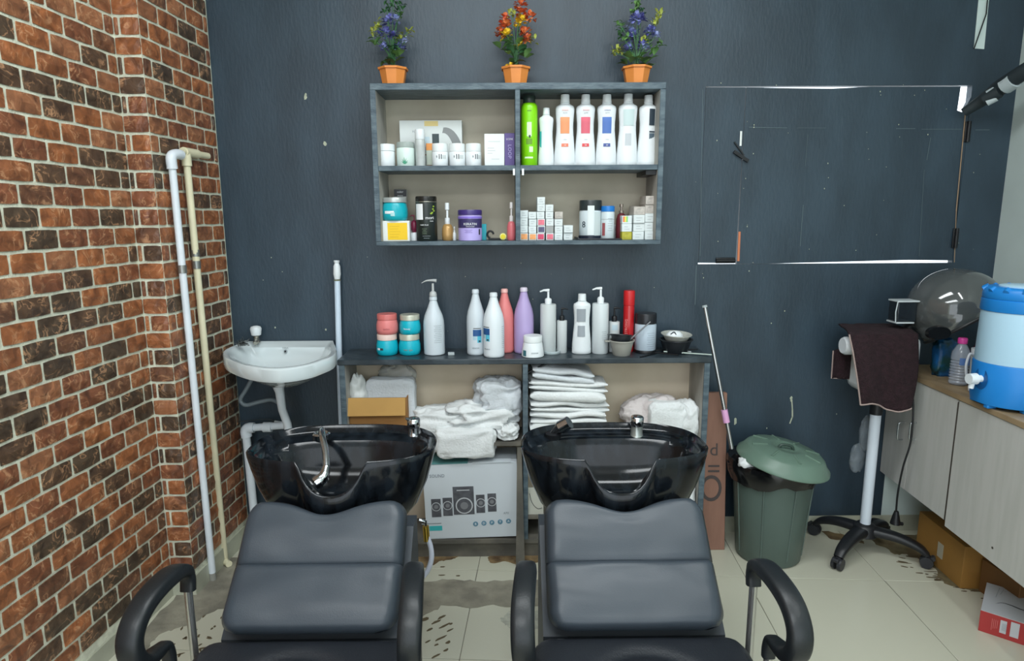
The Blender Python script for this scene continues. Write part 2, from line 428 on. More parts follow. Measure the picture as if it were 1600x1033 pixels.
# --- back wall, dark painted, with the opening of the hatch
hx0, hz1 = onY(1103, 135).x, onY(1103, 135).z
hx1 = onY(1519, 138).x; hz0 = onY(1290, 412).z
XR = 2.03
g = G(); y0, y1 = 0, .03
def wbox(xa, xb, za, zb): g.box(xa, xb, y0, y1, za, zb)
wl_x = -1.6
hm = onY(1158, 300).x
wbox(wl_x, hx0, .075, ROOMH); wbox(hx0, hx1, hz1, ROOMH); wbox(hx0, onY(1387, 700).x, .075, hz0); wbox(onY(1387, 700).x, XR + .05, .42, hz0); wbox(hx1, XR + .05, hz0, ROOMH)
wb = struct(g.obj('wall_back', PAINT))
# faint plywood joints and worn spots on the paint
SEAM = mat('worn_joint', (92, 108, 112), .7)
DUST = mat('plaster_fleck', (176, 182, 160), .8)
g = G()
def strip(gg, p, q, w, Y=-.0008, th=.0008):
    a, b = onY(*p), onY(*q); t = (b - a).normalized(); n = Vector((-t.z, 0, t.x)) * w / 2
    c = [a - n, b - n, b + n, a + n]; gg.prism([(v.x, v.z) for v in c], Y, Y + th)
for p, q, w in (((1170, 199), (1230, 200), .002), ((1245, 200), (1290, 200), .0012), ((1400, 201), (1430, 201), .002), ((1440, 202), (1502, 202), .0016), ((1524, 203), (1546, 203), .002),
                ((1255, 320), (1250, 385), .0018), ((1262, 210), (1258, 260), .001), ((1454, 215), (1448, 250), .0016), ((1444, 265), (1436, 400), .001),
                ((1088, 415), (1086, 476), .0022), ((1098, 140), (1094, 400), .0016)):
    strip(g, p, q, w)
g.obj('joint_lines', SEAM, wb)
g = G(); rnd = random.Random(11)
for (px, py, r) in ((477, 152, .009), (508, 225, .010), (478, 148, .006), (1236, 622, .009), (1236.5, 626, .007), (1149, 655, .007), (1148, 662, .005),
                    (1198, 669, .003), (1307, 647, .003), (1205, 505, .003), (1226, 486, .003), (430, 512, .004), (509, 515, .004)) + tuple((rnd.uniform(1080, 1540), rnd.uniform(110, 440), rnd.uniform(.0012, .003)) for _ in range(45)) + tuple((rnd.uniform(400, 1080), rnd.uniform(400, 540), rnd.uniform(.001, .0025)) for _ in range(25)):
    c = onY(px, py); pts = [(c.x + r * cos(a) * rnd.uniform(.4, .9), c.z + r * sin(a) * rnd.uniform(.7, 1.3)) for a in [2 * pi * k / 6 for k in range(6)]]
    g.prism(pts, -.0012, -.0001)
strip(g, (1237, 624), (1238, 640), .005); strip(g, (1238, 639), (1238, 652), .006); strip(g, (1238, 651), (1234, 662), .005); strip(g, (1149, 654), (1149, 662), .010)
o = g.obj('plaster_flecks', DUST, wb); o['kind'] = 'stuff'
# hatch: shutter panel hung in the opening, daylight through its gaps
hatch = struct(bpy.data.objects.new('window_1', None)); COL.objects.link(hatch); hatch.location = (hx0, 0, hz0)
def hobj(gg, name, m): return gg.obj(name, m, hatch, off=(hx0, 0, hz0))
g = G(); xl = hm - .002
g.prism([(hx0 + .002, hz0 + .006), (xl - .004, hz0 + .004), (xl - .0015, hz1 - .18), (xl - .0015, hz1 - .004), (hx0 + .002, hz1 - .003)], .002, .02)
hobj(g, 'fixed_panel', PAINT)
g = G(); xa = hm - .0012
rx = onY(1500, 170).x; rt_ = onY(1495, 300).x
g.prism([(xa + .0006, hz0 + .0012), (onY(1200, 410).x, hz0 + .001), (onY(1330, 410).x, hz0 + .008), (onY(1420, 410).x, hz0 + .013), (onY(1488, 408).x, hz0 + .010), (onY(1489, 400).x, hz0 + .04),
         (onY(1507, 178).x, hz1 - .105), (onY(1496, 174).x, hz1 - .095), (onY(1501, 142).x, hz1 - .004), (onY(1360, 140).x, hz1 - .003), (onY(1300, 140).x, hz1 - .010), (onY(1240, 140).x, hz1 - .008), (xa + .001, hz1 - .004), (xa, hz1 - .15), (xa + .0002, hz0 + .2)], .002, .02)
hobj(g, 'shutter_panel', PAINT)
g = G(); g.prism([(onY(1492, 410).x, hz0 + .0005), (hx1 - .0005, hz0 + .0005), (hx1 - .0005, onY(1515, 152).z), (onY(1509, 168).x, onY(1509, 168).z)], .001, .02); hobj(g, 'frame_post', PAINT)
g = G()
strip(g, (1146, 237), (1168, 252), .012, Y=-.012, th=.012); strip(g, (1147, 222), (1162, 243), .005, Y=-.006, th=.006)
hobj(g, 'bolt', BLACK)
def hinge(cx, cz, horiz):
    gg = G(); a, b = (.04, .012) if horiz else (.012, .04)
    gg.box(cx - a, cx + a, -.006, -.0005, cz - b, cz + b, bev=.002)
    if horiz: gg.tube([(cx - a, -.008, cz), (cx + a, -.008, cz)], .006, 8)
    else: gg.tube([(cx, -.008, cz - b), (cx, -.008, cz + b)], .006, 8)
    for s in (-1, 1):
        for t in (-1, 1): gg.lathe([(.003, 0), (.003, .002)], (cx + s * a * .6, -.008, cz + t * b * .6), 6, axis='y')
    hobj(gg, 'hinge', BLACK)
h = onY(1133, 407); hinge(h.x, h.z, True); h = onY(1511, 206); hinge(h.x, h.z, False); h = onY(1492, 372); hinge(h.x, h.z, False)
g = G(); strip(g, (1158, 205), (1157, 228), .008, Y=-.001, th=.001); hobj(g, 'bare_chip', mat('white_chip', (222, 226, 222), .7))
g = G(); strip(g, (1155.5, 362), (1153.5, 408), .009, Y=-.001, th=.001); hobj(g, 'orange_leak_strip', mat('orange_leak_paint', (196, 120, 84), .7))  # orange light leaking through the seam, painted on as a strip
g = G(); strip(g, (1508, 180), (1494, 330), .004, Y=-.001, th=.001); strip(g, (1494, 330), (1491, 410), .003, Y=-.001, th=.001); hobj(g, 'wood_edge', mat('orange_leak_paint2', (150, 128, 104), .7))
# pale board strip high up at the right
g = G()
a = [onY(1529, -6), onY(1545, -6), onY(1537, 77), onY(1521, 76)]
g.prism([(v.x, v.z) for v in a], -.003, -.0005)
board_strip = struct(g.obj('trim_1', mat('pale_strip', (200, 216, 212), .6)))
# bare base of the back wall: tile skirting and, under the cabinet, white plaster
g = G(); g.box(-1.2, XR + .1, .0, .03, 0, .0755); struct(g.obj('baseboard_back', SKIRT))
g = G(); g.box(onY(1387, 700).x, XR + .05, 0, .03, .0755, .42); struct(g.obj('trim_2', WHITEWALL))

# --- right wall, ceiling
c0 = Vector((XR, .05, 0)); wall_slab('wall_right', c0 - ND * 4.9, c0, -NX, 0, ROOMH, .1, WHITEWALL)
g = G(); g.box(-2.2, 2.6, -4.8, .15, ROOMH, ROOMH + .05); struct(g.obj('ceiling', mat('ceiling_white', (225, 228, 228), .8)))
# panel housings of the room's lights
for (x, y, a, b) in ((.1, -1.25, .82, .27), (-.3, -3.0, .92, .32), (1.3, -2.1, .07, .62)):
    g = G(); g.box(x - a, x + a, y - b, y + b, 2.735, 2.7499); g.obj('ceiling_light', WHITE)
    o = bpy.data.objects['ceiling_light' if 'ceiling_light.001' not in bpy.data.objects else ('ceiling_light.002' if 'ceiling_light.002' in bpy.data.objects else 'ceiling_light.001')]
    tag(o, {0.1: 'white ceiling light panel above the shampoo chairs', -.3: 'white ceiling light panel behind the viewer', 1.3: 'slim ceiling light near the right wall'}[x], 'light')
# ================================================================== SHELVES
GREYPAINT = mat('scuffed_slate_paint', (66, 82, 92), .45, ns=14, rgb2=(92, 108, 116), bump=.25, bs=60, stretch=(1, 3, 3))
SHIN = mat('shelf_inside_greige', (172, 165, 148), .75, ns=4, rgb2=(186, 179, 162))
SHIN2 = mat('shelf_inside_beige', (204, 190, 166), .75, ns=4, rgb2=(216, 202, 180))
SIDEIN = mat('worn_side_board', (150, 148, 142), .7, ns=10, rgb2=(176, 174, 166), stretch=(1, 1, .3))
COUNTERTOP = mat('scuffed_black_top', (40, 50, 56), .32, ns=11, rgb2=(60, 70, 76), bump=.2, bs=40)
YF = -.21
def fx(px, py): return onY(px, py, YF).x
def fz(px, py): return onY(px, py, YF).z
# upper unit
ux0, ux1 = fx(582, 250), fx(1037, 250)
uz1, uz0 = fz(808, 129), fz(808, 383)
um = fx(809, 250); sz = fz(808, 258)                   # shelf top surface
t_ = .020
us = thing('wall_shelf', 'dark painted open wall shelf with four compartments full of hair products', 'shelf', ((ux0 + ux1) / 2, 0, uz0))
US = us.location
g = G(); g.box(ux0, ux1, YF, 0, uz1 - .024, uz1, bev=.002); g.obj('top_board', GREYPAINT, us, off=US)
g = G(); g.box(ux0, ux1, YF, 0, uz0, uz0 + .016, bev=.002); g.obj('bottom_board', GREYPAINT, us, off=US)
for a in (ux0, ux1 - t_):
    g = G(); g.box(a, a + t_, YF, 0, uz0 + .016, uz1 - .024, bev=.0015)
    g.mi = 1; b = a + t_ if a == ux0 else a
    g.box(b - .0006, b + .0006, YF + .006, -.012, uz0 + .017, uz1 - .025); g.obj('side_board', [GREYPAINT, SIDEIN], us, off=US)
g = G(); g.box(um - .009, um + .009, YF, 0, uz0 + .016, uz1 - .024, bev=.0015); g.obj('divider', GREYPAINT, us, off=US)
for a, b in ((ux0 + t_, um - .009), (um + .009, ux1 - t_)):
    g = G(); g.box(a, b, YF + .003, 0, sz - .019, sz, bev=.0015); g.obj('shelf_board', GREYPAINT, us, off=US)
g = G(); g.box(ux0 + t_, ux1 - t_, -.012, -.0005, uz0 + .016, uz1 - .024); g.obj('back_panel', SHIN, us, off=US)
for px in (803, 817):
    g = G(); p = onY(px, 269, YF + .01); g.box(p.x - .004, p.x + .004, YF + .002, YF + .02, p.z - .012, p.z + .012, bev=.001); g.obj('shelf_peg', WHITE, us, off=US)
g = G(); p = onY(1020, 268, YF + .03); g.box(ux1 - t_ - .04, ux1 - t_ - .001, YF + .02, -.013, sz - .036, sz - .0195); g.obj('shade_block', BLACK, us, off=US)  # black block standing in for the shade on the inner side panel
USH = uz0 + .016      # bottom level surface
# lower counter unit
cx0, cx1 = fx(527, 564), fx(1112, 560)
cz = (onY(548, 544, 0).z + onY(1100, 543, 0).z) / 2
cm = fx(821, 620)
cu = thing('counter_unit', 'low dark painted open cabinet with a scuffed black top crowded with bottles', 'cabinet', ((cx0 + cx1) / 2, 0, 0))
CU = cu.location
g = G(); g.box(cx0, cx1, YF - .004, 0, cz - .022, cz, bev=.003); g.obj('counter_top', COUNTERTOP, cu, off=CU)
for a, s in ((cx0 + .004, 0), (cx1 - .026, 1)):
    g = G(); g.box(a, a + .022, YF, 0, 0, cz - .022, bev=.0015); g.mi = 1; b = a + .022 if not s else a
    g.box(b - .0006, b + .0006, YF + .008, -.012, .09, cz - .023); g.obj('side_board', [GREYPAINT, SIDEIN], cu, off=CU)
g = G(); g.box(cm - .010, cm + .010, YF, 0, .085, cz - .022, bev=.0015); g.obj('divider', GREYPAINT, cu, off=CU)
g = G(); g.box(cx0 + .026, cx1 - .026, -.012, -.0005, .085, cz - .022); g.obj('back_panel', SHIN2, cu, off=CU)
DUSTYB = mat('dusty_dark_board', (86, 84, 78), .7, ns=9, rgb2=(112, 108, 98))
g = G(); g.box(cx0 + .026, cx1 - .026, YF + .002, 0, .068, .085); g.obj('bottom_board', DUSTYB, cu, off=CU)
g = G(); g.box(cx0 + .026, cx1 - .026, YF + .02, YF + .035, 0, .068); g.obj('plinth', DUSTYB, cu, off=CU)
mz = fz(795, 692)
g = G(); g.box(cx0 + .026, cm - .010, YF + .004, -.012, mz - .014, mz); g.obj('shelf_board', DUSTYB, cu, off=CU)
mz2 = fz(835, 700)
g = G(); g.box(cm + .010, cx1 - .026, YF + .004, -.012, mz2 - .014, mz2); g.obj('shelf_board', DUSTYB, cu, off=CU)
g = G(); g.box(cm + .010, cx1 - .026, YF + .01, -.012, .17, .182); g.obj('shelf_board', DUSTYB, cu, off=CU)

# ================================================================== ITEM BUILDERS
def place(px, py_base, Y, zb):
    p = onY(px, py_base, Y); return Vector((p.x, Y, zb))
def dims(px0, px1, ytop, Y, zb):
    """width in metres and height of something standing on z=zb at depth Y"""
    pc = Vector((onY((px0 + px1) / 2, ytop, Y).x, Y, zb)); zt = onY((px0 + px1) / 2, ytop, Y).z
    # x at mid height
    ymid = (ytop + 540 if False else ytop)
    d = dep((pc.x, Y, (zb + zt) / 2)); w = (px1 - px0) * d / F
    return w, zt - zb
def base_x(px, ytop, Y, zb, ybase):
    return (onY(px, (ytop + ybase) / 2, Y).x)
def curved(r, a0, a1, z0, z1, m, parent, name='label', r2=None, t=.0006, seg=8, sy=1):
    """label patch on a round body facing -y; angles in degrees from -y, positive = +x"""
    g = G(); r2 = r2 or r; vs = []
    for rr, z in ((r, z0), (r2, z1)):
        for i in range(seg + 1):
            a = radians(a0 + (a1 - a0) * i / seg); vs.append(((rr + t) * sin(a), -(rr + t) * cos(a) * sy, z))
    n = seg + 1
    g.add(vs, [[i, i + 1, n + i + 1, n + i] for i in range(seg)], True); return g.obj(name, m, parent, fix=False)
def ctext(s, size, m, parent, r, z, ang=0, sx=1, lift=.0009):
    a = radians(ang); return text(s, size, m, parent, ((r + lift) * sin(a), -(r + lift) * cos(a), z), (pi / 2, 0, a), bend=(r + lift), sx=sx)
def lines(parent, m, r, z0, n, dz, w, ang=0, h=.0012):
    for k in range(n):
        a = degrees(w / 2 / r) * (1 - .25 * (k % 3 == 1)); curved(r, ang - a, ang + a, z0 - k * dz, z0 - k * dz + h, m, parent, name='print_line', t=.0008, seg=3)
def degrees(x): return x * 180 / pi

def developer(label, px0, px1, ytop, ybase, Y, zb, capc=WHITE, group=None, body=WHITE, name='developer_bottle'):
    w, h = dims(px0, px1, ytop, Y, zb); X = base_x((px0 + px1) / 2, ytop, Y, zb, ybase)
    t = thing(name, label, 'bottle', (X, Y, zb), group=group); r = w / 2
    g = G(); g.lathe([(r * .9, 0), (r, h * .012), (r, h * .06), (r * .98, h * .18), (r * .88, h * .36), (r * .80, h * .5), (r * .80, h * .6), (r * .86, h * .72), (r * .9, h * .80), (r * .84, h * .835), (r * .55, h * .86), (r * .44, h * .875), (r * .42, h * .89)], seg=28, sy=.72)
    g.obj('body', body, t)
    g = G(); g.lathe([(r * .40, h * .885), (r * .44, h * .89), (r * .42, h * .92), (r * .40, h * .995), (r * .36, h)], seg=20); g.obj('cap', capc, t)
    return t, r, h
def salon_bottle(label, px0, px1, ytop, ybase, Y, zb, body, neck=None, name='shampoo_bottle', cap=None, pump=None, group=None, capfrac=1):
    w, h = dims(px0, px1, ytop, Y, zb); X = base_x((px0 + px1) / 2, ytop, Y, zb, ybase); r = w / 2
    t = thing(name, label, 'bottle', (X, Y, zb), group=group)
    H = h * (.78 if pump else 1)
    g = G(); g.lathe([(r * .88, 0), (r * .98, H * .012), (r, H * .04), (r, H * .5), (r * .97, H * .58), (r * .86, H * .67), (r * .68, H * .75), (r * .5, H * .83), (r * .38, H * .9), (r * .33, H * .93), (r * .32, H * .96)], seg=28); g.obj('body', body, t)
    g = G(); g.lathe([(r * .33, H * .935), (r * .38, H * .94), (r * .36, H * .99), (r * .28, H * 1.0)], seg=20); g.obj('cap', neck or body, t)
    if pump:
        g = G(); g.lathe([(r * .34, H), (r * .36, H * 1.02), (r * .3, H * 1.07), (r * .12, H * 1.09), (r * .11, h * .95)], seg=14)
        g.tube(smooth_path([(r * .35, 0, h * .985), (0, 0, h * .99), (-r * .6, 0, h * .985), (-r * 1.05, 0, h * .955)]), [r * .17 - r * .008 * i for i in range(19)], 8)
        g.obj('pump', pump, t)
    return t, r, h
def pump_bottle(label, px0, px1, ytop, ybase, Y, zb, body, pump, hb=.8, name='pump_bottle', lens=1, side=-1):
    w, h = dims(px0, px1, ytop, Y, zb); X = base_x((px0 + px1) / 2, ytop, Y, zb, ybase); r = w / 2
    t = thing(name, label, 'bottle', (X, Y, zb)); H = h * hb
    g = G(); g.lathe([(r * .92, 0), (r, H * .015), (r, H * .975), (r * .95, H), (r * .4, H * 1.005)], seg=28); g.obj('body', body, t)
    k = min(r * .5, .014)
    g = G(); g.lathe([(k * .95, H), (k * 1.0, H + (h - H) * .3), (k * .8, H + (h - H) * .38), (k * .35, H + (h - H) * .42), (k * .3, h * .97)], seg=14)
    g.tube([(-side * k * .3, 0, h - k * .35), (0, 0, h - k * .3), (side * k * 1.3, 0, h - k * .3), (side * k * 2.4, 0, h - k * .7)], [k * .42, k * .45, k * .3, k * .2], 8); g.obj('pump', pump, t)
    return t, r, h
def jar(label, px0, px1, ytop, ybase, Y, zb, body, lid, lidf=.25, name='cream_jar', shape='straight', lidr=1.0, group=None, cat='jar'):
    w, h = dims(px0, px1, ytop, Y, zb); X = base_x((px0 + px1) / 2, ytop, Y, zb, ybase); r = w / 2
    t = thing(name, label, cat, (X, Y, zb), group=group); H = h * (1 - lidf)
    pr = {'straight': [(r * .95, 0), (r, .002), (r, H * .96), (r * .95, H)],
          'squat': [(r * .8, 0), (r * .93, H * .06), (r, H * .3), (r * .99, H * .65), (r * .9, H * .92), (r * .84, H)],
          'taper': [(r * .92, 0), (r, H * .05), (r * .99, H * .25), (r * .86, H * .9), (r * .8, H)]}[shape]
    g = G(); g.lathe(pr, seg=28); g.obj('body', body, t)
    R = r * lidr
    g = G(); g.lathe([(R * .97, H + .0005), (R, H + .001), (R, h * .97), (R * .96, h), (R * .5, h + .0005)], seg=28); g.obj('lid', lid, t)
    return t, r, h
def carton(label, px0, px1, ytop, ybase, Y, zb, m, depth=.06, rz=0, name='product_carton', group=None, cat='box'):
    w, h = dims(px0, px1, ytop, Y, zb); X = base_x((px0 + px1) / 2, ytop, Y, zb, ybase)
    t = tag_box = None
    t = thing(name, label, cat, (X, Y, zb), (0, 0, rz), group=group)
    g = G(); g.box(-w / 2, w / 2, 0, depth, 0, h, bev=.0008, seg=1); g.obj('carton_body', m, t)
    return t, w, h
def flat(parent, x0, x1, z0, z1, m, y=-.0006, name='printed_panel', y1=-.0001):
    g = G(); g.box(x0, x1, y, y1, z0, z1); return g.obj(name, m, parent)
# ================================================================== PRODUCTS ON THE UPPER SHELF
C = mat
TEAL = C('teal_plastic', (22, 170, 184), .3); CREAM = C('translucent_white', (214, 226, 226), .3)
zt = sz            # top of the middle shelf
YI = -.12
# --- left upper compartment
def print_marks(t, r, z, side=0):
    for k, a in enumerate((-24, -6, 8)):
        curved(r, side + a - (4 if k == 0 else 3), side + a + (4 if k == 0 else 3), z - (.004 if k == 0 else .009), z + (.004 if k == 0 else .009), GREYINK if k == 0 else INK, t, name='print_mark', seg=3)
    curved(r, side + 14, side + 45, z - .008, z + .006, C('pale_grey_print', (196, 202, 202), .6), t, name='print_mark', seg=4)
jar('plain white lidded jar at the far left end of the upper left shelf', 590, 617, 226, 256, YI, zt, WHITE, WHITE, .3, lidr=1.02)
t, r, h = jar('white jar with a green leaf print and a clear lid, second from the shelf end', 620, 648, 223, 256, YI, zt, C('pale_mint_white', (214, 232, 224), .3), C('clear_lid_grey', (170, 182, 176), .15, alpha=.75), .22, lidr=1.0)
g = G()
for k, (a, L) in enumerate(((-55, .016), (-28, .02), (-5, .026), (18, .022), (45, .018), (66, .014))):
    for s in range(3):
        u0, u1 = s / 3, (s + 1) / 3; w0, w1 = .003 * (1 - u0), .003 * (1 - u1); ca, sa = sin(radians(a)), cos(radians(a))
        pts = [(L * u0 * ca - w0 * sa, L * u0 * sa + w0 * ca), (L * u0 * ca + w0 * sa, L * u0 * sa - w0 * ca), (L * u1 * ca + w1 * sa, L * u1 * sa - w1 * ca), (L * u1 * ca - w1 * sa, L * u1 * sa + w1 * ca)]
        n0 = len(g.v); g.add([((r + .0008) * sin(x / r), -(r + .0008) * cos(x / r), .012 + z) for x, z in pts], [[0, 1, 2, 3]])
g.obj('leaf_print', C('leaf_green', (70, 150, 118), .6), t, fix=False)
w, h = dims(650, 665, 203, YI, zt); X = base_x(657, 203, YI, zt, 256)
t = thing('tall_bottle', 'tall slim frosted bottle with a white cap on the upper left shelf', 'bottle', (X, YI - .01, zt)); r = w / 2
g = G(); g.lathe([(r * .95, 0), (r, .003), (r, h * .72), (r * .9, h * .74)], seg=20); g.obj('body', C('frosted_grey', (186, 192, 190), .3, ns=20), t)
g = G(); g.lathe([(r * 1.0, h * .735), (r * 1.02, h * .74), (r * 1.0, h * .98), (r * .9, h)], seg=20); g.obj('cap', WHITE, t)
# big carton with a printed face behind
t, w, h = carton('large white carton with a grey swoosh and a dark square, behind the small jars', 625, 722, 188, 257, -.075, zt, C('white_card', (206, 212, 210), .6, ns=5, na=.03), .05, name='product_carton')
pts = []
for k in range(13):
    a = radians(95 - k * 8.5); pts.append((w * .23 + .075 * cos(a) * .95, h * .16 + .125 * sin(a)))
inn = []
for k in range(13):
    a = radians(95 - k * 8.5); inn.append((w * .20 + .045 * cos(a), h * .10 + .115 * sin(a)))
g = G(); n = len(pts); g.add([(x, -.0006, max(z, .002)) for x, z in pts] + [(x, -.0006, max(z, .002)) for x, z in inn], [[i, i + 1, n + i + 1, n + i] for i in range(n - 1)]); g.obj('grey_swoosh', C('grey_print', (128, 132, 132), .5), t, fix=False)
flat(t, w * .02 - .0, w * .13, h * .32, h * .72, C('dark_print', (52, 66, 70), .5)); flat(t, -w * .14, -w * .02, h * .35, h * .66, C('pale_blue_print', (186, 204, 212), .5))
flat(t, -w * .1, w * .12, h * .88, h * .985, C('gold_print', (206, 186, 120), .4)); flat(t, -w * .14, w * .16, h * .27, h * .30, C('brown_line', (150, 110, 84), .5))
text('HAIR', .012, GREYINK, t, (-w * .24, -.0008, h * .77))
t, w, h = carton('small orange and pale green carton half hidden behind the front jars', 666, 684, 224, 256, -.10, zt, C('pale_green_card', (190, 200, 186), .6), .02)
flat(t, -w / 2, w / 2, h * .72, h, C('orange_print', (222, 148, 78), .5)); flat(t, -w / 2, w / 2, 0, h * .12, C('brown_print', (120, 92, 66), .5))
for k, (a, b, lab) in enumerate(((675, 700, 'white cream jar with dark marks, first of three to the right of the tall bottle'), (702, 727, 'white cream jar with dark marks, middle one of three in front of the swoosh carton'), (727.5, 752, 'white cream jar with dark marks, beside the white and purple cartons'))):
    t, r, h = jar(lab, a, b, 225, 256, YI - .025, zt, WHITE, C('white_lid', (222, 228, 228), .4), .35, lidr=.97); print_marks(t, r, h * .42, 6 if k < 2 else 24)
t, w, h = carton('plain white carton standing left of the purple one', 757, 788, 209, 256, -.15, zt, C('bright_card', (226, 232, 230), .5), .05)
for k, (a, b, z) in enumerate(((-.3, .3, .76), (-.35, -.02, .56), (-.35, .05, .48), (-.35, -.1, .40), (-.15, .25, .22))): flat(t, a * w, b * w, z * h, z * h + .0015, C('faint_print', (178, 188, 190), .6), name='print_line')
t, w, h = carton('purple carton with pale lettering at the right end of the upper left shelf', 788.5, 804, 208, 255, -.145, zt, C('purple_card', (98, 82, 142), .5, ns=6, na=.1), .05)
text('LICENE', .0095, WHITEINK, t, (0, -.0008, h * .82), sx=.8); text('LOOP', .019, C('lilac_ink', (176, 168, 216), .5), t, (0, -.0008, h * .45), (pi / 2, pi / 2, 0), sx=1.0)
# --- right upper compartment
Y2 = -.125
w, h = dims(814, 840, 150, Y2, zt); X = base_x(827, 150, Y2, zt, 254); r = w / 2
LIME = C('lime_plastic', (132, 214, 18), .3)
t = thing('shampoo_bottle', 'bright lime green bottle with a dark cap at the left of the bottle row', 'bottle', (X, Y2, zt))
g = G(); g.lathe([(r * .9, 0), (r, .004), (r, h * .80), (r * .96, h * .86), (r * .8, h * .89), (r * .7, h * .895)], seg=28); g.obj('body', LIME, t)
g = G(); g.lathe([(r * .72, h * .895), (r * .74, h * .9), (r * .72, h * .99), (r * .66, h)], seg=24); g.obj('cap', C('dark_green_cap', (40, 52, 46), .4), t)
LG = C('olive_print', (104, 150, 40), .5); PW = C('pale_lime_print', (214, 244, 190), .5)
curved(r, -18, 14, h * .42, h * .62, PW, t, r2=r); curved(r, -24, 18, h * .31, h * .39, LG, t, name='print_mark'); curved(r, -2, 24, h * .20, h * .28, PW, t, name='print_mark'); curved(r, -34, 24, h * .11, h * .135, PW, t, name='print_mark'); curved(r, -16, 12, h * .77, h * .785, LG, t, name='print_mark')
curved(r, -5, 7, h * .40, h * .44, INK, t, name='print_mark')
t, r, h = developer('shorter white bottle with a teal stripe, second in the row beside the green one', 841, 866, 169, 255, Y2 - .0, zt); curved(r * .86, -70, -45, h * .28, h * .6, C('teal_print', (60, 176, 180), .5), t, name='teal_stripe', sy=.75)
DEV = (('orange', 866, 899, 148, (240, 158, 110), (232, 128, 100), '10', 'third'), ('pink red', 898, 931, 148, (222, 104, 122), (214, 76, 80), '20', 'fourth'),
       ('blue', 931, 964, 148, (84, 120, 190), (72, 88, 150), '30', 'fifth'))
for nm, a, b, yt, c1, c2, vol, pos in DEV:
    t, r, h = developer('white waisted bottle with a %s label, %s in the row' % (nm, pos), a, b, yt, 255, Y2, zt)
    m1 = C(nm + '_label', c1, .5, ns=10, na=.1); m2 = C(nm + '_tag', c2, .5)
    rr = r * .86; sy = .72
    def band(a0, a1, z0, z1, m, f0=.8, f1=.8, name='label'): return curved(r * f0, a0, a1, h * z0, h * z1, m, t, name=name, r2=r * f1, sy=.74, t=.0005)
    band(-33, 27, .455, .68, m1, .82, .845); band(-22, 18, .27, .315, m2, .95, .925, 'volume_tag')
    def dtext(s, size, zz, f, m): 
        o = text(s, size, m, t, (-.001, -r * f * .74 - .0014, h * zz), (pi / 2, 0, 0), sx=.95)
    dtext('artisane', .0075, .775, .9, m2); dtext('ACTIV', .006, .735, .87, GREYINK); dtext('crème', .005, .37, .86, GREYINK); dtext(vol, .008, .29, .955, WHITEINK)
t, r, h = developer('white waisted bottle with a pale grey label, sixth in the row', 964, 997, 147, 255, Y2, zt); curved(r * .82, -35, 35, h * .56, h * .78, C('mint_grey_label', (194, 212, 212), .4), t, sy=.75, r2=r * .9); curved(r * .84, -22, 18, h * .28, h * .45, C('silver_label', (190, 196, 200), .4), t, name='volume_tag', sy=.78, r2=r * .80, t=.001)
t, r, h = developer('white waisted bottle with a black label, last in the row', 996, 1028, 149, 255, Y2, zt)
curved(r * .83, 0, 40, h * .57, h * .80, C('charcoal_label', (48, 60, 70), .4), t, sy=.75, r2=r * .87); curved(r * .82, 2, 44, h * .30, h * .46, C('slate_label', (84, 100, 112), .4), t, name='volume_tag', sy=.75, r2=r * .81); curved(r * .82, 2, 44, h * .47, h * .49, C('charcoal_label', (48, 60, 70), .4), t, name='print_line', sy=.75)
# --- left lower compartment
zb = USH; Y3 = -.13
t, w, h = carton('white and yellow carton under the teal jar, lower left compartment', 596, 640, 345, 376, -.17, zb, C('white_box', (222, 226, 222), .5), .07)
flat(t, -w * .28, w * .42, h * .06, h * .9, C('yellow_print', (238, 196, 28), .5)); ztop = zb + h
for k in range(5): flat(t, -w * .2, w * (.1 + .04 * (k % 3)), h * (.2 + k * .13), h * (.2 + k * .13) + .001, C('ochre_line', (196, 152, 20), .5), y=-.0009, name='print_line')
t, r, h = jar('teal cosmetic jar with a silver lid standing on the yellow carton', 597, 637, 309, 345, -.135, ztop, TEAL, C('silver_lid', (178, 184, 182), .3, .4), .22, shape='squat', lidr=.93)
curved(r, -40, 5, h * .3, h * .42, WHITEINK, t); curved(r, -10, 8, h * .2, h * .36, C('pale_label', (170, 214, 216), .5), t, name='price_tag')
t, w, h = carton('narrow black and white carton behind the teal jar', 617, 636, 296, 376, -.07, zb, C('grey_white_card', (188, 190, 186), .5), .03)
flat(t, -w * .5, w * .5, h * .86, h, C('near_black_print', (40, 42, 44), .5)); text('color', .011, WHITEINK, t, (0, -.001, h * .95)); text('intense', .007, WHITEINK, t, (0, -.001, h * .88))
# black tin
w, h = dims(650, 684, 307, Y3 - .02, zb); t, r, h = jar('tall black tub with a white sticker and green leaf print', 650, 683, 307, 376, Y3 - .02, zb, C('black_tub', (34, 42, 40), .3), C('black_tub_lid', (38, 38, 36), .25, .3), .11, name='hair_mask_tub')
g = G(); g.lathe([(r * 1.005, h * .865), (r * 1.03, h * .872), (r * 1.03, h * .884), (r * 1.005, h * .89)], seg=28, cap=False); g.obj('lid_rim', C('pewter', (150, 148, 138), .3, .8), t)
curved(r, -62, -12, h * .48, h * .83, WHITEINK, t, name='sticker'); ctext('mori', .017, WHITEINK, t, r, h * .52, 24); ctext('care', .008, WHITEINK, t, r, h * .45, 34)
ctext('HAIR MASK', .0062, WHITEINK, t, r, h * .36, -6); lines(t, C('green_grey_ink', (120, 138, 116), .6), r, h * .27, 4, .006, .018, -6); lines(t, GREYINK, r, h * .11, 2, .008, .03, 4)
for a, z in ((40, .62), (52, .66), (46, .70), (34, .60), (50, .76)): curved(r, a - 7, a + 4, h * z, h * (z + .03), C('leaf_lime', (150, 178, 60), .5), t, name='leaf_print', seg=3)
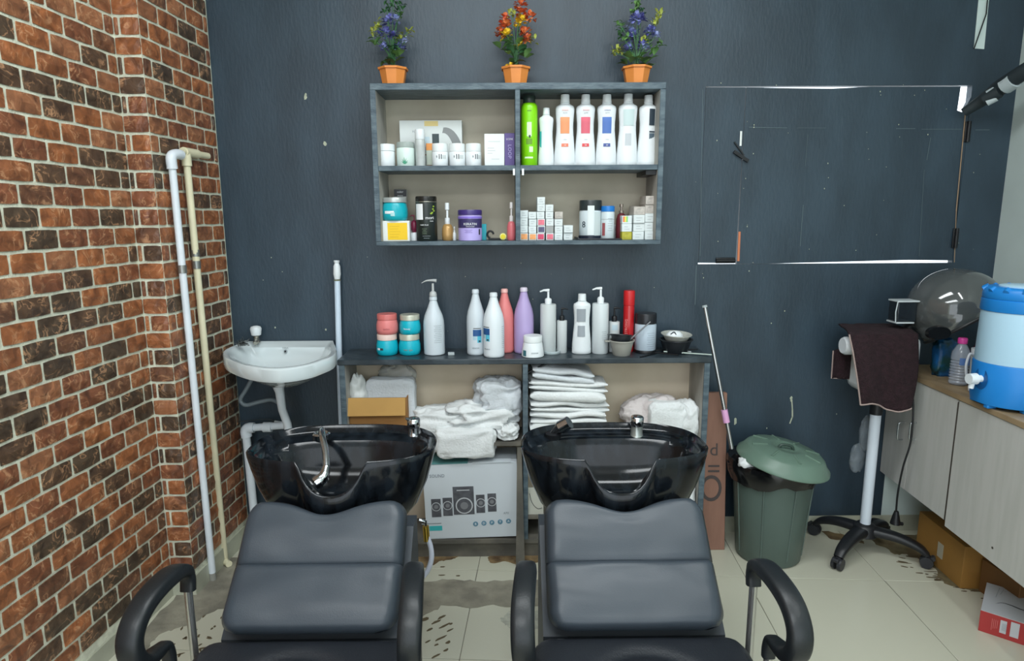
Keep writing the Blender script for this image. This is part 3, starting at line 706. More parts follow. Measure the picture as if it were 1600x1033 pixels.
t, r, h = pump_bottle('small white bottle with a maroon collar beside the black tub', 642, 653, 336, 376, -.12, zb, WHITE, C('maroon', (112, 28, 58), .3), hb=.32, name='serum_bottle')
g = G(); g.lathe([(r * .5, h * .34), (r * 1.1, h * .45), (r * 1.15, h * .6), (r * .8, h * .75), (r * .3, h * .8)], seg=16); g.obj('collar', C('maroon', (112, 28, 58), .3), t)
# glass dropper, gold serum
def serum(label, px0, px1, ytop, ybase, Y, zb, body, cap, hb=.42, name='serum_bottle', mid=None):
    w, h = dims(px0, px1, ytop, Y, zb); X = base_x((px0 + px1) / 2, ytop, Y, zb, ybase); r = w / 2
    t = thing(name, label, 'bottle', (X, Y, zb)); H = h * hb
    g = G(); g.lathe([(r * .8, 0), (r * .95, H * .06), (r, H * .4), (r * .95, H * .75), (r * .7, H * .95), (r * .4, H)], seg=20); g.obj('body', body, t)
    g = G(); g.lathe([(r * .42, H), (r * .46, H * 1.02), (r * .44, H + (h - H) * .28), (r * .2, H + (h - H) * .3), (r * .2, H + (h - H) * .66), (r * .38, H + (h - H) * .68), (r * .36, h)], seg=14); g.obj('pump', cap, t)
    return t, r, h
serum('gold round serum bottle with a white pump in the lower left compartment', 690, 708, 317, 375, Y3, zb, C('gold_serum', (186, 148, 92), .25, .2), WHITE, .44)
serum('tiny white dropper tube between the gold serum and the purple tub', 707, 713, 354, 375, Y3, zb, WHITE, WHITE, .6, name='dropper_tube')
t, r, h = jar('purple tub with a dark lid lettered KERATIN', 716, 753, 328, 376, Y3 - .03, zb, C('lavender_tub', (176, 164, 222), .3), C('indigo_lid', (62, 48, 112), .3), .17, name='hair_mask_tub', lidr=1.02)
g = G(); g.lathe([(r * 1.01, h * .72), (r * 1.03, h * .725), (r * 1.03, h * .78), (r * 1.01, h * .785)], seg=28, cap=False); g.obj('lid_band', C('violet_band', (132, 112, 204), .3), t)
curved(r, -89, 80, h * .42, h * .71, C('dark_violet_label', (58, 52, 96), .4), t, seg=14); ctext('KERATIN', .0125, WHITEINK, t, r, h * .54, 4, lift=.0018); ctext('SMOOTH MASK', .0045, WHITEINK, t, r, h * .46, 4, lift=.0018)
curved(r, 48, 58, h * .2, h * .38, INK, t, name='print_mark', seg=2); lines(t, C('violet_ink', (120, 104, 170), .5), r, h * .35, 3, .005, .03, -5)
t, w, h = carton('small teal carton leaning behind the purple tub', 752, 760, 350, 375, -.10, zb, TEAL, .02)
# black ring gadget and tray
t = thing('hair_dye_tray', 'black plastic ring and tray lying in the lower left compartment', 'tray', (onY(775, 370, -.11).x, -.11, zb))
g = G(); ringc = (-.022, 0, .022); g.tube([(ringc[0] + .012 * cos(a), 0, ringc[2] + .013 * sin(a)) for a in [2 * pi * k / 16 for k in range(13)]], .004, 8); g.obj('ring', BLACK, t)
g = G(); g.box(-.03, .035, -.02, .02, 0, .008, bev=.003); g.obj('tray_base', BLACK, t)
w, h = dims(781, 791, 359, -.13, zb); t = thing('lotion_bottle', 'small bright yellow tub lying beside the pink serum', 'bottle', (onY(786, 366, -.13).x, -.135, zb + .014))
g = G(); g.lathe([(.012, -.012), (.0135, -.01), (.0135, .03), (.012, .032)], seg=18, axis='y'); g.obj('body', C('pale_yellow', (232, 230, 150), .4), t)
g = G(); g.lathe([(.009, -.0145), (.0095, -.0125)], seg=16, axis='y'); g.obj('cap', C('strong_yellow', (222, 206, 20), .4), t)
serum('pink serum bottle with a white dropper beside the divider', 792, 806, 316, 375, -.15, zb, C('pink_serum', (212, 110, 116), .25), C('white_dropper', (226, 222, 220), .3), .5)
# --- dye cartons, lower right compartment
CARD = C('white_dye_carton', (214, 222, 222), .55, ns=12, na=.04)
pal = {'w': ('white', None), 'o': ('orange', (236, 164, 104)), 'p': ('pink', (222, 116, 132)), 'r': ('crimson', (206, 72, 104)), 'd': ('dark violet', (84, 82, 112)), 'g': ('grey', (160, 162, 160)), 's': ('silver', (186, 180, 172)), 'y': ('olive yellow', (176, 170, 56)), 'm': ('rainbow', None)}
words = {'bottom': 'bottom', }
def dye_stack(cols, side, Y):
    for ci, (px0, px1, ybot, hpx, codes) in enumerate(cols):
        z = zb; n = len(codes); px_y = ybot
        for k, c in enumerate(codes):
            w, _ = dims(px0, px1, ybot - 10, Y, zb); hh = hpx * dep((0, Y, z)) / F * 1.0
            jx = (random.random() - .5) * .003
            X = onY((px0 + px1) / 2, 350, Y).x + jx
            pos = 'bottom' if k == 0 else ('topmost' if k == n - 1 else ('second from the bottom' if k == 1 else ('third from the bottom' if k == 2 else ('fourth from the bottom' if k == 3 else 'fifth from the bottom'))))
            nm = pal[c][0]
            t = thing('dye_carton', '%s-ended dye carton, %s in %s' % (nm, pos, side[ci]), 'box', (X, Y - random.random() * .008, z), (0, 0, (random.random() - .5) * .05), group='small hair dye cartons stacked on the lower right shelf')
            g = G(); g.box(-w / 2 + .0006, w / 2 - .0006, 0, .1, 0, hh - .0006, bev=.001, seg=1)
            g.obj('carton_body', CARD if c in 'wopdrm' else C(nm.replace(' ', '_') + '_dye', pal[c][1], .5), t)
            if pal[c][1] and c != 'g': flat(t, -w * .36, w * .4, hh * .12, hh * .85, C(nm.replace(' ', '_') + '_end', pal[c][1], .5, ns=60, na=.18), name='end_print')
            if c == 'm':
                for q, cc in enumerate(((222, 120, 84), (236, 214, 90), (130, 200, 120))): flat(t, -w * .4 + q * w * .16, -w * .24 + q * w * .16, hh * .2, hh * .9, C('rainbow_%d' % q, cc, .5), name='end_print')
            if c in 'wsg':
                for q in range(2): flat(t, -w * .25, w * (.1 + .15 * ((k + q) % 2)), hh * (.3 + .3 * q), hh * (.3 + .3 * q) + .0012, C('soft_print', (150, 156, 160), .6), name='print_line')
            z += hh
L = ['the first column from the divider', 'the second column from the divider', 'the tallest column of the left stack', 'the fourth column from the divider', 'the fifth column from the divider', 'the short sixth column from the divider']
dye_stack([(812.5, 825.5, 375, 11.6, 'owww'), (826, 838.5, 375, 11.0, 'owww'), (839, 851.5, 375, 11.1, 'rdpwww'), (852.5, 865, 375, 11.0, 'pgwww'), (866, 879, 375, 11.0, 'wwws'), (880.5, 895, 375, 11.5, 'ww')], L, -.155)
Rr = ['the yellow-based column of the right stack', 'the middle column of the right stack', 'the column against the right side board', 'the far column behind the right stack']
dye_stack([(972, 988, 374, 12.4, 'ywm'), (989, 1007, 374, 12.8, 'wwws'), (1007.5, 1023.5, 373, 13.5, 'wwwss')], Rr[:3], -.155)
dye_stack([(985, 1000, 374, 12.6, 'gggs')], Rr[3:], -.05)
# jar with an 8
t, r, h = jar('white tub with a large black 8 and a dark lid, lower right compartment', 905, 940, 313, 374, -.10, zb, C('white_tub', (206, 218, 222), .3), C('charcoal_lid', (44, 52, 54), .3), .26, name='bleach_tub')
ctext('8', .034, C('navy_ink', (30, 44, 58), .5), t, r, h * .38, -42); curved(r, -22, 12, h * .12, h * .86, C('pale_sheet', (220, 228, 228), .35), t, name='paper_label'); curved(r, 14, 55, h * .1, h * .7, C('grey_sheet', (196, 208, 208), .4), t, name='paper_label', t=.001)
g = G(); g.lathe([(r * 1.01, .0005), (r * 1.05, .001), (r * 1.05, h * .1), (r * 1.01, h * .11)], seg=28); g.obj('base_ring', C('navy_base', (28, 36, 52), .3), t)
t, r, h = jar('white tub with a blue lid and a round portrait print, beside the tub marked 8', 939, 960, 322, 374, -.125, zb, C('white_tub', (206, 218, 222), .3), C('blue_lid', (34, 118, 196), .3), .17, name='bleach_tub')
curved(r, -60, -30, h * .12, h * .5, C('portrait_red', (150, 80, 84), .5), t, name='oval_print'); lines(t, GREYINK, r, h * .62, 6, .009, .02, 14); curved(r, -80, 80, h * .60, h * .612, GREYINK, t, name='print_line')
t, w, h = carton('folded white leaflet standing behind the blue-lidded tub', 955, 966, 343, 366, -.07, zb + .02, WHITE, .004)
t.location.z = zb
t, r, h = serum('dark red conditioner bottle with a chrome trigger before the right carton stack', 962, 979, 319, 374, -.10, zb, C('dark_red_bottle', (96, 36, 44), .3), C('chrome_top', (150, 140, 130), .25, .7), .74), 0, 0
t = thing('mixing_tray', 'shallow black tray under the two white tubs', 'tray', (onY(935, 374, -.14).x, -.1, zb))
g = G(); g.box(-.085, .085, -.085, -.05, 0, .006, bev=.002); g.box(-.085, -.08, -.085, .05, 0, .01); g.obj('tray_body', C('dark_tray', (30, 34, 42), .35), t)

# ================================================================== POTTED FLOWERS ON TOP
TERRA = C('orange_pot', (222, 138, 66), .45, ns=10, na=.06)
LEAF = [C('leaf_a', (62, 104, 66), .5, ns=20, na=.3), C('leaf_b', (104, 146, 84), .5, ns=20, na=.2), C('leaf_c', (168, 178, 84), .5)]
def pot_plant(label, pxc, ybase, kind, seed):
    Y = -.105; zt2 = uz1; X = onY(pxc, ybase, Y).x; d = dep((X, Y, zt2)); s = d / F
    t = thing('potted_flowers', label, 'plant', (X, Y, zt2), group='artificial flower pots on top of the wall shelf')
    h = 30 * s; r0, r1 = 16.5 * s, 21.5 * s; rnd = random.Random(seed)
    g = G(); n = 8
    g.lathe([(r0 * .9, .003), (r0, .003), (r1, h * .9), (r1 * 1.10, h * .9), (r1 * 1.12, h), (r1 * .98, h), (r1 * .9, h * .88), (.001, h * .86)], seg=8, cap=False, a0=pi / 8, a1=pi / 8 + 2 * pi)
    for k in range(4):
        a = pi / 4 + k * pi / 2; g.box(r0 * .8 * cos(a) - .006, r0 * .8 * cos(a) + .006, r0 * .8 * sin(a) - .006, r0 * .8 * sin(a) + .006, 0, .004)
    for i in range(len(g.sm)): g.sm[i] = False
    g.obj('pot', TERRA, t)
    def P(dx, dy): return Vector((dx * s, rnd.uniform(-.02, .025), h + (-dy) * s))     # offset in picture units from pot centre/top
    heads, tips, leaves = kind
    g = G()
    for (x, y, *_) in heads + tips:
        e = P(x, y); g.tube(smooth_path([(rnd.uniform(-.006, .006), rnd.uniform(-.006, .006), h * .8), (x * s * .25, e.y * .4, h + (-y) * s * .5), e], 4), .0014, 5)
        e_ = e
    o = g.obj('stems', LEAF[0], t); o['kind'] = 'stuff'
    def leafm(gg, c, L, w, az, el):
        d = Vector((cos(az) * cos(el), sin(az) * cos(el), sin(el))); sd = Vector((-sin(az), cos(az), 0)); up = d.cross(sd)
        pts = []
        for u, ww, b in ((0, .1, 0), (.3, .8, .06), (.6, 1, .08), (.85, .6, .03), (1, .02, -.05)):
            for q in (-1, 0, 1): pts.append(c + d * L * u + sd * w * ww * q * .5 + up * (L * (b - (0 if q == 0 else -.08 * ww))))
        fs = [[3 * j + q, 3 * j + q + 1, 3 * j + q + 4, 3 * j + q + 3] for j in range(4) for q in range(2)]
        gg.add(pts, fs, True)
    gl = [G(), G(), G()]
    for (x, y, L, big) in leaves * 3:
        c = P(x + rnd.uniform(-5, 5), y + rnd.uniform(-5, 3)); leafm(gl[big], c - Vector((0, 0, L * s * .3)), L * s * 1.25, L * s * .85, rnd.uniform(-pi, 0), rnd.uniform(-.1, .8))
    for (x, y, c) in tips:
        p = P(x, y)
        for k in range(12):
            q = p + Vector((rnd.uniform(-5, 5) * s, rnd.uniform(-.01, .01), rnd.uniform(-6, 6) * s)); leafm(gl[c], q, 8.5 * s, 5 * s, rnd.uniform(-pi, pi), rnd.uniform(-.3, 1.2))
    for gg, m in zip(gl, LEAF):
        if gg.v:
            o = gg.obj('leaves', m, t, fix=False); o['kind'] = 'stuff'
    for (x, y, R, c) in heads:
        p = P(x, y); gg = G()
        for k in range(34):
            a = rnd.uniform(0, 2 * pi); e = rnd.uniform(-.5, 1.4); dd = Vector((cos(a) * cos(e), sin(a) * cos(e), sin(e))); q = p + dd * R * s * rnd.uniform(.3, .9)
            leafm(gg, q, R * s * .75, R * s * .75, a, e + rnd.uniform(-.5, .5))
        gg.obj('flower', FL[c], t, fix=False)
FL = {'v': C('violet_petal', (72, 66, 146), .5, ns=40, rgb2=(150, 160, 222)), 'b': C('pale_blue_petal', (128, 140, 200), .5, ns=40, rgb2=(200, 210, 238)), 'r': C('red_petal', (196, 70, 44), .5, ns=50, rgb2=(232, 138, 80)), 'y': C('yellow_petal', (238, 190, 20), .5, ns=40, rgb2=(250, 222, 70))}
pot_plant('violet artificial flowers in an orange pot at the left end of the shelf top', 615, 131,
          ([(-5, -67, 9, 'v'), (7, -69, 7, 'b'), (-8, -48, 9, 'v'), (2, -46, 7, 'v'), (10, -30, 8, 'v'), (-12, -30, 6, 'v'), (20, -40, 6, 'b')],
           [(5, -92, 0), (12, -80, 1), (-6, -86, 0), (-22, -62, 2), (-26, -50, 2), (-18, -54, 1), (25, -52, 2), (14, -48, 2), (-30, -44, 1), (8, -40, 1), (0, -22, 0), (14, -88, 0)],
           [(-22, -41, 12, 1), (8, -20, 14, 1), (-8, -12, 14, 0), (2, -10, 14, 0), (-14, -6, 10, 0), (12, -22, 12, 1), (0, -30, 12, 0)]), 3)
pot_plant('red and yellow artificial flowers in an orange pot at the middle of the shelf top', 806, 129,
          ([(-16, -58, 10, 'r'), (-22, -52, 8, 'r'), (-14, -46, 8, 'y'), (-16, -70, 7, 'r'), (8, -88, 8, 'r'), (8, -78, 8, 'r'), (10, -66, 8, 'y'), (4, -64, 6, 'y'), (22, -72, 8, 'r'), (14, -48, 9, 'r'), (18, -40, 7, 'r'), (4, -28, 7, 'y'), (8, -34, 6, 'y'), (-14, -2, 4, 'y'), (-8, -2, 4, 'y')],
           [(-6, -76, 2), (26, -44, 2)],
           [(-22, -35, 16, 1), (-4, -38, 16, 1), (-4, -20, 16, 0), (8, -22, 16, 0), (0, -10, 14, 0), (14, -20, 14, 1), (-12, -24, 14, 1)]), 5)
pot_plant('violet artificial flowers in an orange pot at the right end of the shelf top', 994, 128,
          ([(-2, -68, 9, 'v'), (6, -70, 7, 'v'), (-8, -66, 6, 'b'), (-5, -47, 10, 'v'), (-8, -52, 6, 'b'), (20, -50, 8, 'v'), (18, -54, 6, 'b'), (28, -44, 6, 'b'), (-14, -26, 8, 'v'), (8, -30, 7, 'v'), (14, -28, 6, 'b')],
           [(-2, -88, 1), (4, -82, 0), (-8, -80, 1), (32, -74, 2), (26, -64, 2), (-28, -60, 1), (-24, -50, 0), (-20, -38, 1), (-34, -22, 2), (-26, -26, 2), (34, -34, 1), (8, -40, 2), (18, -36, 1)],
           [(-8, -14, 16, 1), (4, -8, 16, 0), (16, -8, 16, 1), (-16, -8, 14, 0), (22, -20, 12, 1), (8, -18, 14, 1)]), 8)
# ================================================================== PRODUCTS ON THE COUNTER
CT = cz
def Yb(ybase):                      # depth from where the foot of an item meets the counter top
    return onZ(800, ybase, CT).y
def stand(py, w=.04): return Yb(py) + w
PINK = C('coral_plastic', (222, 128, 126), .35); BLU = C('bright_teal', (16, 176, 196), .3); SIL = C('pale_gold_lid', (190, 192, 176), .3, .3)
def cjar(label, px0, px1, ytop, ybase, body, lid, zb=CT, **k):
    Y = -.11; return jar(label, px0, px1, ytop, ybase, Y, zb, body, lid, .28, shape='squat', **k)
t, r, h = cjar('teal jar under the coral jar at the left end of the counter', 588, 622, 521, 550, BLU, C('coral_white_lid', (226, 200, 190), .4), lidr=.9)
curved(r, -30, -12, h * .28, h * .38, INK, t, name='print_mark'); curved(r, -50, -30, h * .28, h * .38, WHITEINK, t, name='print_mark'); z1 = CT + h
t, r, h = cjar('coral pink jar stacked on a teal jar at the left end of the counter', 588, 622, 490, 521, PINK, C('coral_lid', (206, 112, 108), .35), zb=z1, lidr=.9); ctext('spaline', .009, C('rose_ink', (170, 80, 84), .5), t, r, h * .3, 5)
t, r, h = cjar('teal jar at the foot of the right hand pair of jars', 623, 657, 521, 550, BLU, SIL, lidr=.92); ctext('hair spa', .011, C('copper_ink', (150, 140, 110), .5), t, r, h * .3, 0); z1 = CT + h
t, r, h = cjar('teal jar with a pale gold lid, upper one of the right hand pair', 624, 657, 491, 521, BLU, SIL, zb=z1, lidr=.92); ctext('beauty', .010, WHITEINK, t, r, h * .32, -8)
# pump bottle white
CW = C('milky_bottle', (206, 216, 222), .35)
t, r, h = salon_bottle('large white pump bottle with small grey print beside the teal jars', 661, 694, 437, 549, -.11, CT, CW, pump=C('grey_pump', (186, 190, 190), .35), name='pump_bottle')
lines(t, GREYINK, r, h * .40, 10, .0075, .032, 28, h=.0012)
def colordl(t, r, h, ang, z):
    curved(r, ang - 26, ang + 26, h * (z + .10), h * (z + .2), C('royal_blue_print', (36, 84, 140), .4), t, name='label_print'); curved(r, ang + 0, ang + 26, h * z, h * (z + .1), C('cyan_print', (90, 190, 214), .4), t, name='label_print')
    curved(r, ang + 8, ang + 20, h * (z + .01), h * (z + .035), INK, t, name='print_mark', t=.001); curved(r, ang - 26, ang - 4, h * (z + .04), h * (z + .1), C('white_blue_print', (170, 200, 214), .4), t, name='label_print')
    curved(r, ang - 24, ang + 24, h * (z + .215), h * (z + .225), INK, t, name='print_line')
t, r, h = salon_bottle('white shampoo bottle with a blue label, the rear one of the white pair', 729, 758, 452, 549, -.115, CT, CW); colordl(t, r, h, 10, .2); ctext('xtenso', .010, GREYINK, t, r, h * .12, 0)
t, r, h = salon_bottle('white shampoo bottle with a blue label, standing forward of the other', 755, 788, 457, 556, -.16, CT, C('white_bottle', (222, 230, 234), .3)); colordl(t, r, h, -48, .26); ctext('xtenso', .010, GREYINK, t, r, h * .14, -40); lines(t, GREYINK, r, h * .48, 12, .0075, .016, 58)
salon_bottle('coral pink shampoo bottle behind the white pair', 774, 803, 451, 547, -.075, CT, PINK, neck=C('pink_neck', (232, 178, 172), .35))
salon_bottle('lilac shampoo bottle between the pink one and the white pump bottle', 803, 834, 449, 547, -.09, CT, C('lilac_plastic', (176, 158, 204), .35), neck=C('lilac_neck', (210, 202, 216), .35))
t, r, h = jar('white tapered cream jar at the front of the counter', 815, 850, 524, 557, -.165, CT, WHITE, C('white_lid', (222, 228, 228), .4), .3, shape='taper', lidr=.84)
curved(r, -60, -38, h * .08, h * .35, C('teal_ink', (60, 110, 120), .5), t, name='label_print'); ctext('xtenso', .010, GREYINK, t, r * .98, h * .25, 8)
t, r, h = pump_bottle('white cylindrical pump bottle left of the slim black pump bottle', 844, 869, 452, 545, -.105, CT, C('warm_white_bottle', (202, 208, 208), .35), WHITE, .77)
t, r, h = pump_bottle('slim small white bottle with a black pump between two larger ones', 870, 886, 481, 545, -.10, CT, C('warm_white_bottle', (202, 208, 208), .35), BLACK, .72, side=1)
t, r, h = developer('white waisted bottle with grey labels, middle of the counter', 894, 924, 459, 547, -.115, CT); curved(r * .84, -42, 22, h * .55, h * .76, C('mid_grey_label', (150, 158, 164), .4), t, sy=.75, r2=r * .88); curved(r * .9, -34, 18, h * .3, h * .48, C('mid_grey_label', (150, 158, 164), .4), t, sy=.78, r2=r * .82)
t, r, h = pump_bottle('white cylindrical pump bottle with fine print, right of the waisted bottle', 925, 951, 449, 546, -.11, CT, C('soft_white_bottle', (212, 220, 222), .3), WHITE, .76); lines(t, GREYINK, r, h * .34, 5, .008, .02, 20)
t, r, h = pump_bottle('squat white bottle with a black pump behind the tint bowls', 951, 968, 480, 545, -.085, CT, C('warm_white_bottle', (202, 208, 208), .35), BLACK, .68, side=1); curved(r, -30, 30, h * .5, h * .62, C('pale_blue_print', (186, 204, 212), .5), t)
w, h = dims(974, 991, 454, -.08, CT); t = thing('spray_can', 'tall red spray can behind the tint bowls', 'can', (onY(982.5, 490, -.08).x, -.08, CT)); r = w / 2
g = G(); g.lathe([(r * .96, 0), (r, .003), (r, h * .74), (r * .96, h * .76)], seg=24); g.obj('body', C('red_can', (186, 30, 36), .25, coat=.3), t)
g = G(); g.lathe([(r * 1.0, h * .762), (r * 1.02, h * .77), (r * 1.02, h * .99), (r * .95, h)], seg=24); g.obj('cap', C('red_cap', (196, 36, 40), .35), t)
text('STRONG', .015, C('white_red_ink', (236, 150, 150), .5), t, (-r * .55, -r * .90, h * .42), (pi / 2, -pi / 2, -.5))
# clear lid, little bottle cap
t = thing('clear_lid', 'shallow clear plastic lid lying beside the white cream jar', 'lid', (onZ(862, 553, CT).x, onZ(862, 553, CT).y + .01, CT))
g = G(); g.lathe([(.034, 0), (.036, .002), (.036, .012), (.033, .013), (.033, .004), (.001, .004)], seg=28); g.obj('lid_body', C('clear_plastic', (206, 220, 222), .15, alpha=.6), t)
p = onZ(705, 555, CT); t = thing('loose_cap', 'small pale square bottle cap lying alone on the counter', 'box', (p.x, p.y, CT), (0, 0, .1)); g = G(); g.box(-.013, .013, -.009, .009, 0, .012, bev=.002); g.mi = 1; g.box(-.009, .009, -.006, .006, .012, .0125); g.obj('cap_body', [C('pale_cap', (170, 180, 182), .4), GREYINK], t)
# tint bowls
def bowl(name, label, pc, ytop, r, h, m, spout=True, rz=0, tilt=(0, 0, 0), zb=CT, Y=None):
    t = thing(name, label, 'bowl', (pc, Y, zb), (tilt[0], tilt[1], rz))
    g = G(); g.lathe([(r * .68, 0), (r * .72, .002), (r * .97, h * .9), (r * 1.06, h * .93), (r * 1.06, h), (r * .98, h), (r * .92, h * .9), (r * .66, .006), (.001, .006)], seg=28, cap=False); g.add([(r * .68 * cos(a), r * .68 * sin(a), 0) for a in [2 * pi * k / 12 for k in range(12)]], [list(range(12))]); g.obj('bowl_body', m, t)
    if spout:
        g = G(); g.box(-r * 1.42, -r * .98, -.012, .012, h * .88, h * .95, bev=.003); g.obj('grip_tab', m, t)
    return t
GB = C('grey_tint_bowl', (160, 160, 152), .4)
bx = onY(971, 540, -.15)
bowl('tint_bowl', 'grey plastic tint bowl with a grip tab holding a black bowl', bx.x, 0, .048, .062, GB, Y=-.155, rz=0)
bowl('tint_bowl', 'black tint bowl sitting tilted inside the grey bowl', bx.x - .004, 0, .042, .048, C('black_bowl', (36, 40, 44), .35), Y=-.155, zb=CT + .035, tilt=(-.12, .12, 0), rz=.4)
t = thing('tint_brush', 'slim grey tint brush leaning out of the grey bowl', 'brush', (bx.x + .03, -.155, CT + .06), (0, radians(48), 0))
g = G(); g.tube([(0, 0, -.03), (0, 0, .11)], [.004, .003], 8); g.obj('handle', C('grey_handle', (120, 124, 128), .35), t)
g = G(); g.tube([(0, 0, -.045), (0, 0, -.03)], [.008, .006], 8); g.obj('bristles', BLACK, t)
t, r, h = jar('white tub with grey print and a black screw lid, right part of the counter', 992, 1025, 489, 547, -.10, CT, C('cool_white_tub', (188, 202, 214), .3), C('black_screw_lid', (34, 36, 40), .3), .26, name='bleach_tub', lidr=1.0)
g = G(); g.lathe([(r * 1.01, .0005), (r * 1.04, .001), (r * 1.04, h * .07), (r * 1.0, h * .08)], seg=28); g.obj('base_ring', BLACK, t); lines(t, C('blue_grey_ink', (130, 144, 160), .5), r, h * .52, 8, .009, .034, 20)
cb = onY(1056, 535, -.11)
bowl('tint_bowl', 'wide black bowl at the right end of the counter', cb.x, 0, .064, .056, C('black_bowl', (36, 40, 44), .35), Y=-.11, spout=False)
bowl('tint_bowl', 'pale shallow bowl stacked in the wide black bowl', cb.x, 0, .058, .03, C('pale_bowl', (176, 178, 170), .4), Y=-.11, zb=CT + .047, spout=False, tilt=(.06, .03, 0))
t = thing('sponge', 'folded white cotton pad lying in the pale bowl', 'pad', (cb.x - .008, -.115, CT + .056))
g = G(); g.lathe([(.003, .034), (.02, .032), (.032, .02), (.036, .004), (.03, 0)][::-1], seg=20, sy=.7); g.mi = 1; g.tube(smooth_path([(-.02, -.016, .022), (-.006, -.018, .031), (.006, -.02, .014), (.02, -.012, .02)]), .0022, 6); g.obj('pad_body', [WHITE, INK], t)
# combs and sticks
for k, (a, b, c, lab, m) in enumerate((((985, 548), (1060, 556), .003, 'thin black tail comb lying flat beside the bowls', BLACK), ((1000, 559), (1042, 549), .0025, 'thin black clip pointing back on the counter', BLACK), ((1037, 552), (1112, 557), .0028, 'long pale stick lying at the right counter corner', C('pale_stick', (190, 206, 196), .4)), ((1050, 548), (1080, 551), .003, 'short white stick next to the long pale one', WHITE), ((1010, 549), (1090, 547), .003, 'black rod lying behind the pale sticks', BLACK))):
    p, q = onZ(*a, CT), onZ(*b, CT); p.z = q.z = CT + c + (.004 if k in (2,) else 0)
    t = thing('tail_comb' if k == 0 else ('hair_clip' if k == 1 else 'stick'), lab, 'comb' if k == 0 else ('clip' if k == 1 else 'stick'), ((p.x + q.x) / 2, (p.y + q.y) / 2, CT)); off = t.location
    g = G(); g.tube([p - off, q - off], [c, c * .8], 7)
    if k == 0:
        d = (q - p).normalized(); n = Vector((-d.y, d.x, 0))
        for i in range(12): s = p + d * (.01 + i * .006) - off; g.tube([s, s - n * .016], .0011, 4)
    g.obj('shaft', m, t)
# ================================================================== CLOTHS AND BOXES IN THE COUNTER UNIT
CLOTH = C('white_cotton', (226, 230, 230), .9, ns=6, na=.04, bump=.3, bs=120, sheen=.3)
CLOTH2 = C('greyish_cotton', (204, 210, 214), .9, ns=6, na=.05, bump=.3, bs=120, sheen=.3)
PLASTIC = C('thin_clear_film', (214, 216, 210), .15, alpha=.35, spec=.8)
def ridged(v, k=3): return 1 - abs(mn.noise(v)) * 2
def heap(name, label, cat, c, size, m, seed, amp=.25, e=.6, nu=64, nv=36, freq=1.7, group=None, rot=(0, 0, 0), cut=True):
    """crumpled fabric: superellipsoid with ridged folds, flat underside. c = centre of the base"""
    t = G(); a, b, h = size
    def sp(x, p): return (abs(x) ** p) * (1 if x >= 0 else -1)
    def fn(u, v):
        th = 2 * pi * u; ph = pi * (v - .5)
        x = sp(cos(th), e) * sp(cos(ph), e); y = sp(sin(th), e) * sp(cos(ph), e); z = sp(sin(ph), e)
        p = Vector((x, y, z)); q = p * freq + Vector((seed * 7.1, seed * 3.3, seed))
        d = 1 + amp * (ridged(q) - .6) + amp * .28 * (ridged(q * 2.3 + Vector((5, 1, 2))) - .6) + amp * .10 * mn.noise(q * 6)
        d = min(d, 1.12)
        zz = z * d
        return (x * a / 2 * d, y * b / 2 * d, max(0, (zz + 1) * h / 2 if zz > -1 else 0))
    t.grid(fn, nu, nv, closeu=True)
    o = t.obj(name, m, None, loc=c, soft=True); o.rotation_euler = rot
    return tag(o, label, cat, group)
def towel(name, label, c, w, d, h, m, seed, layers=3, group=None, rot=(0, 0, 0), sag=.006):
    """folded towel: stacked soft layers joined at the fold, front edge rounded"""
    g = G(); rnd = random.Random(seed)
    for k in range(layers):
        hh = h / layers; z = k * hh; ox = rnd.uniform(-.004, .004); oy = rnd.uniform(-.006, .002)
        def fn(u, v, z=z, hh=hh, ox=ox, oy=oy, k=k):
            th = 2 * pi * v; cy = (abs(cos(th)) ** .35) * (1 if cos(th) >= 0 else -1); cz_ = (abs(sin(th)) ** .8) * (1 if sin(th) >= 0 else -1)
            x = (u - .5) * w; e = min(u, 1 - u) * 12; f = min(1, e) ** .5
            y = cy * d / 2 * (1 + .03 * mn.noise(Vector((u * 4, k, seed)))) ; zz = z + hh / 2 + cz_ * hh * .5 * (.35 + .65 * f)
            zz += sag * mn.noise(Vector((u * 3 + seed, y * 14, k * .7))) * (1 if z > 0 or cz_ > 0 else .0)
            return (x + ox + .004 * mn.noise(Vector((y * 20, zz * 40, seed))), y + oy, max(0, zz))
        g.grid(fn, 18, 20, smooth=True)
    o = g.obj(name, m, None, loc=c, soft=True); o.rotation_euler = rot
    return tag(o, label, 'towel', group)
msh = mz
def cX(px, Y=-.12, py=650): return onY(px, py, Y).x
def cZ(py, Y=-.17, px=750): return onY(px, py, Y).z
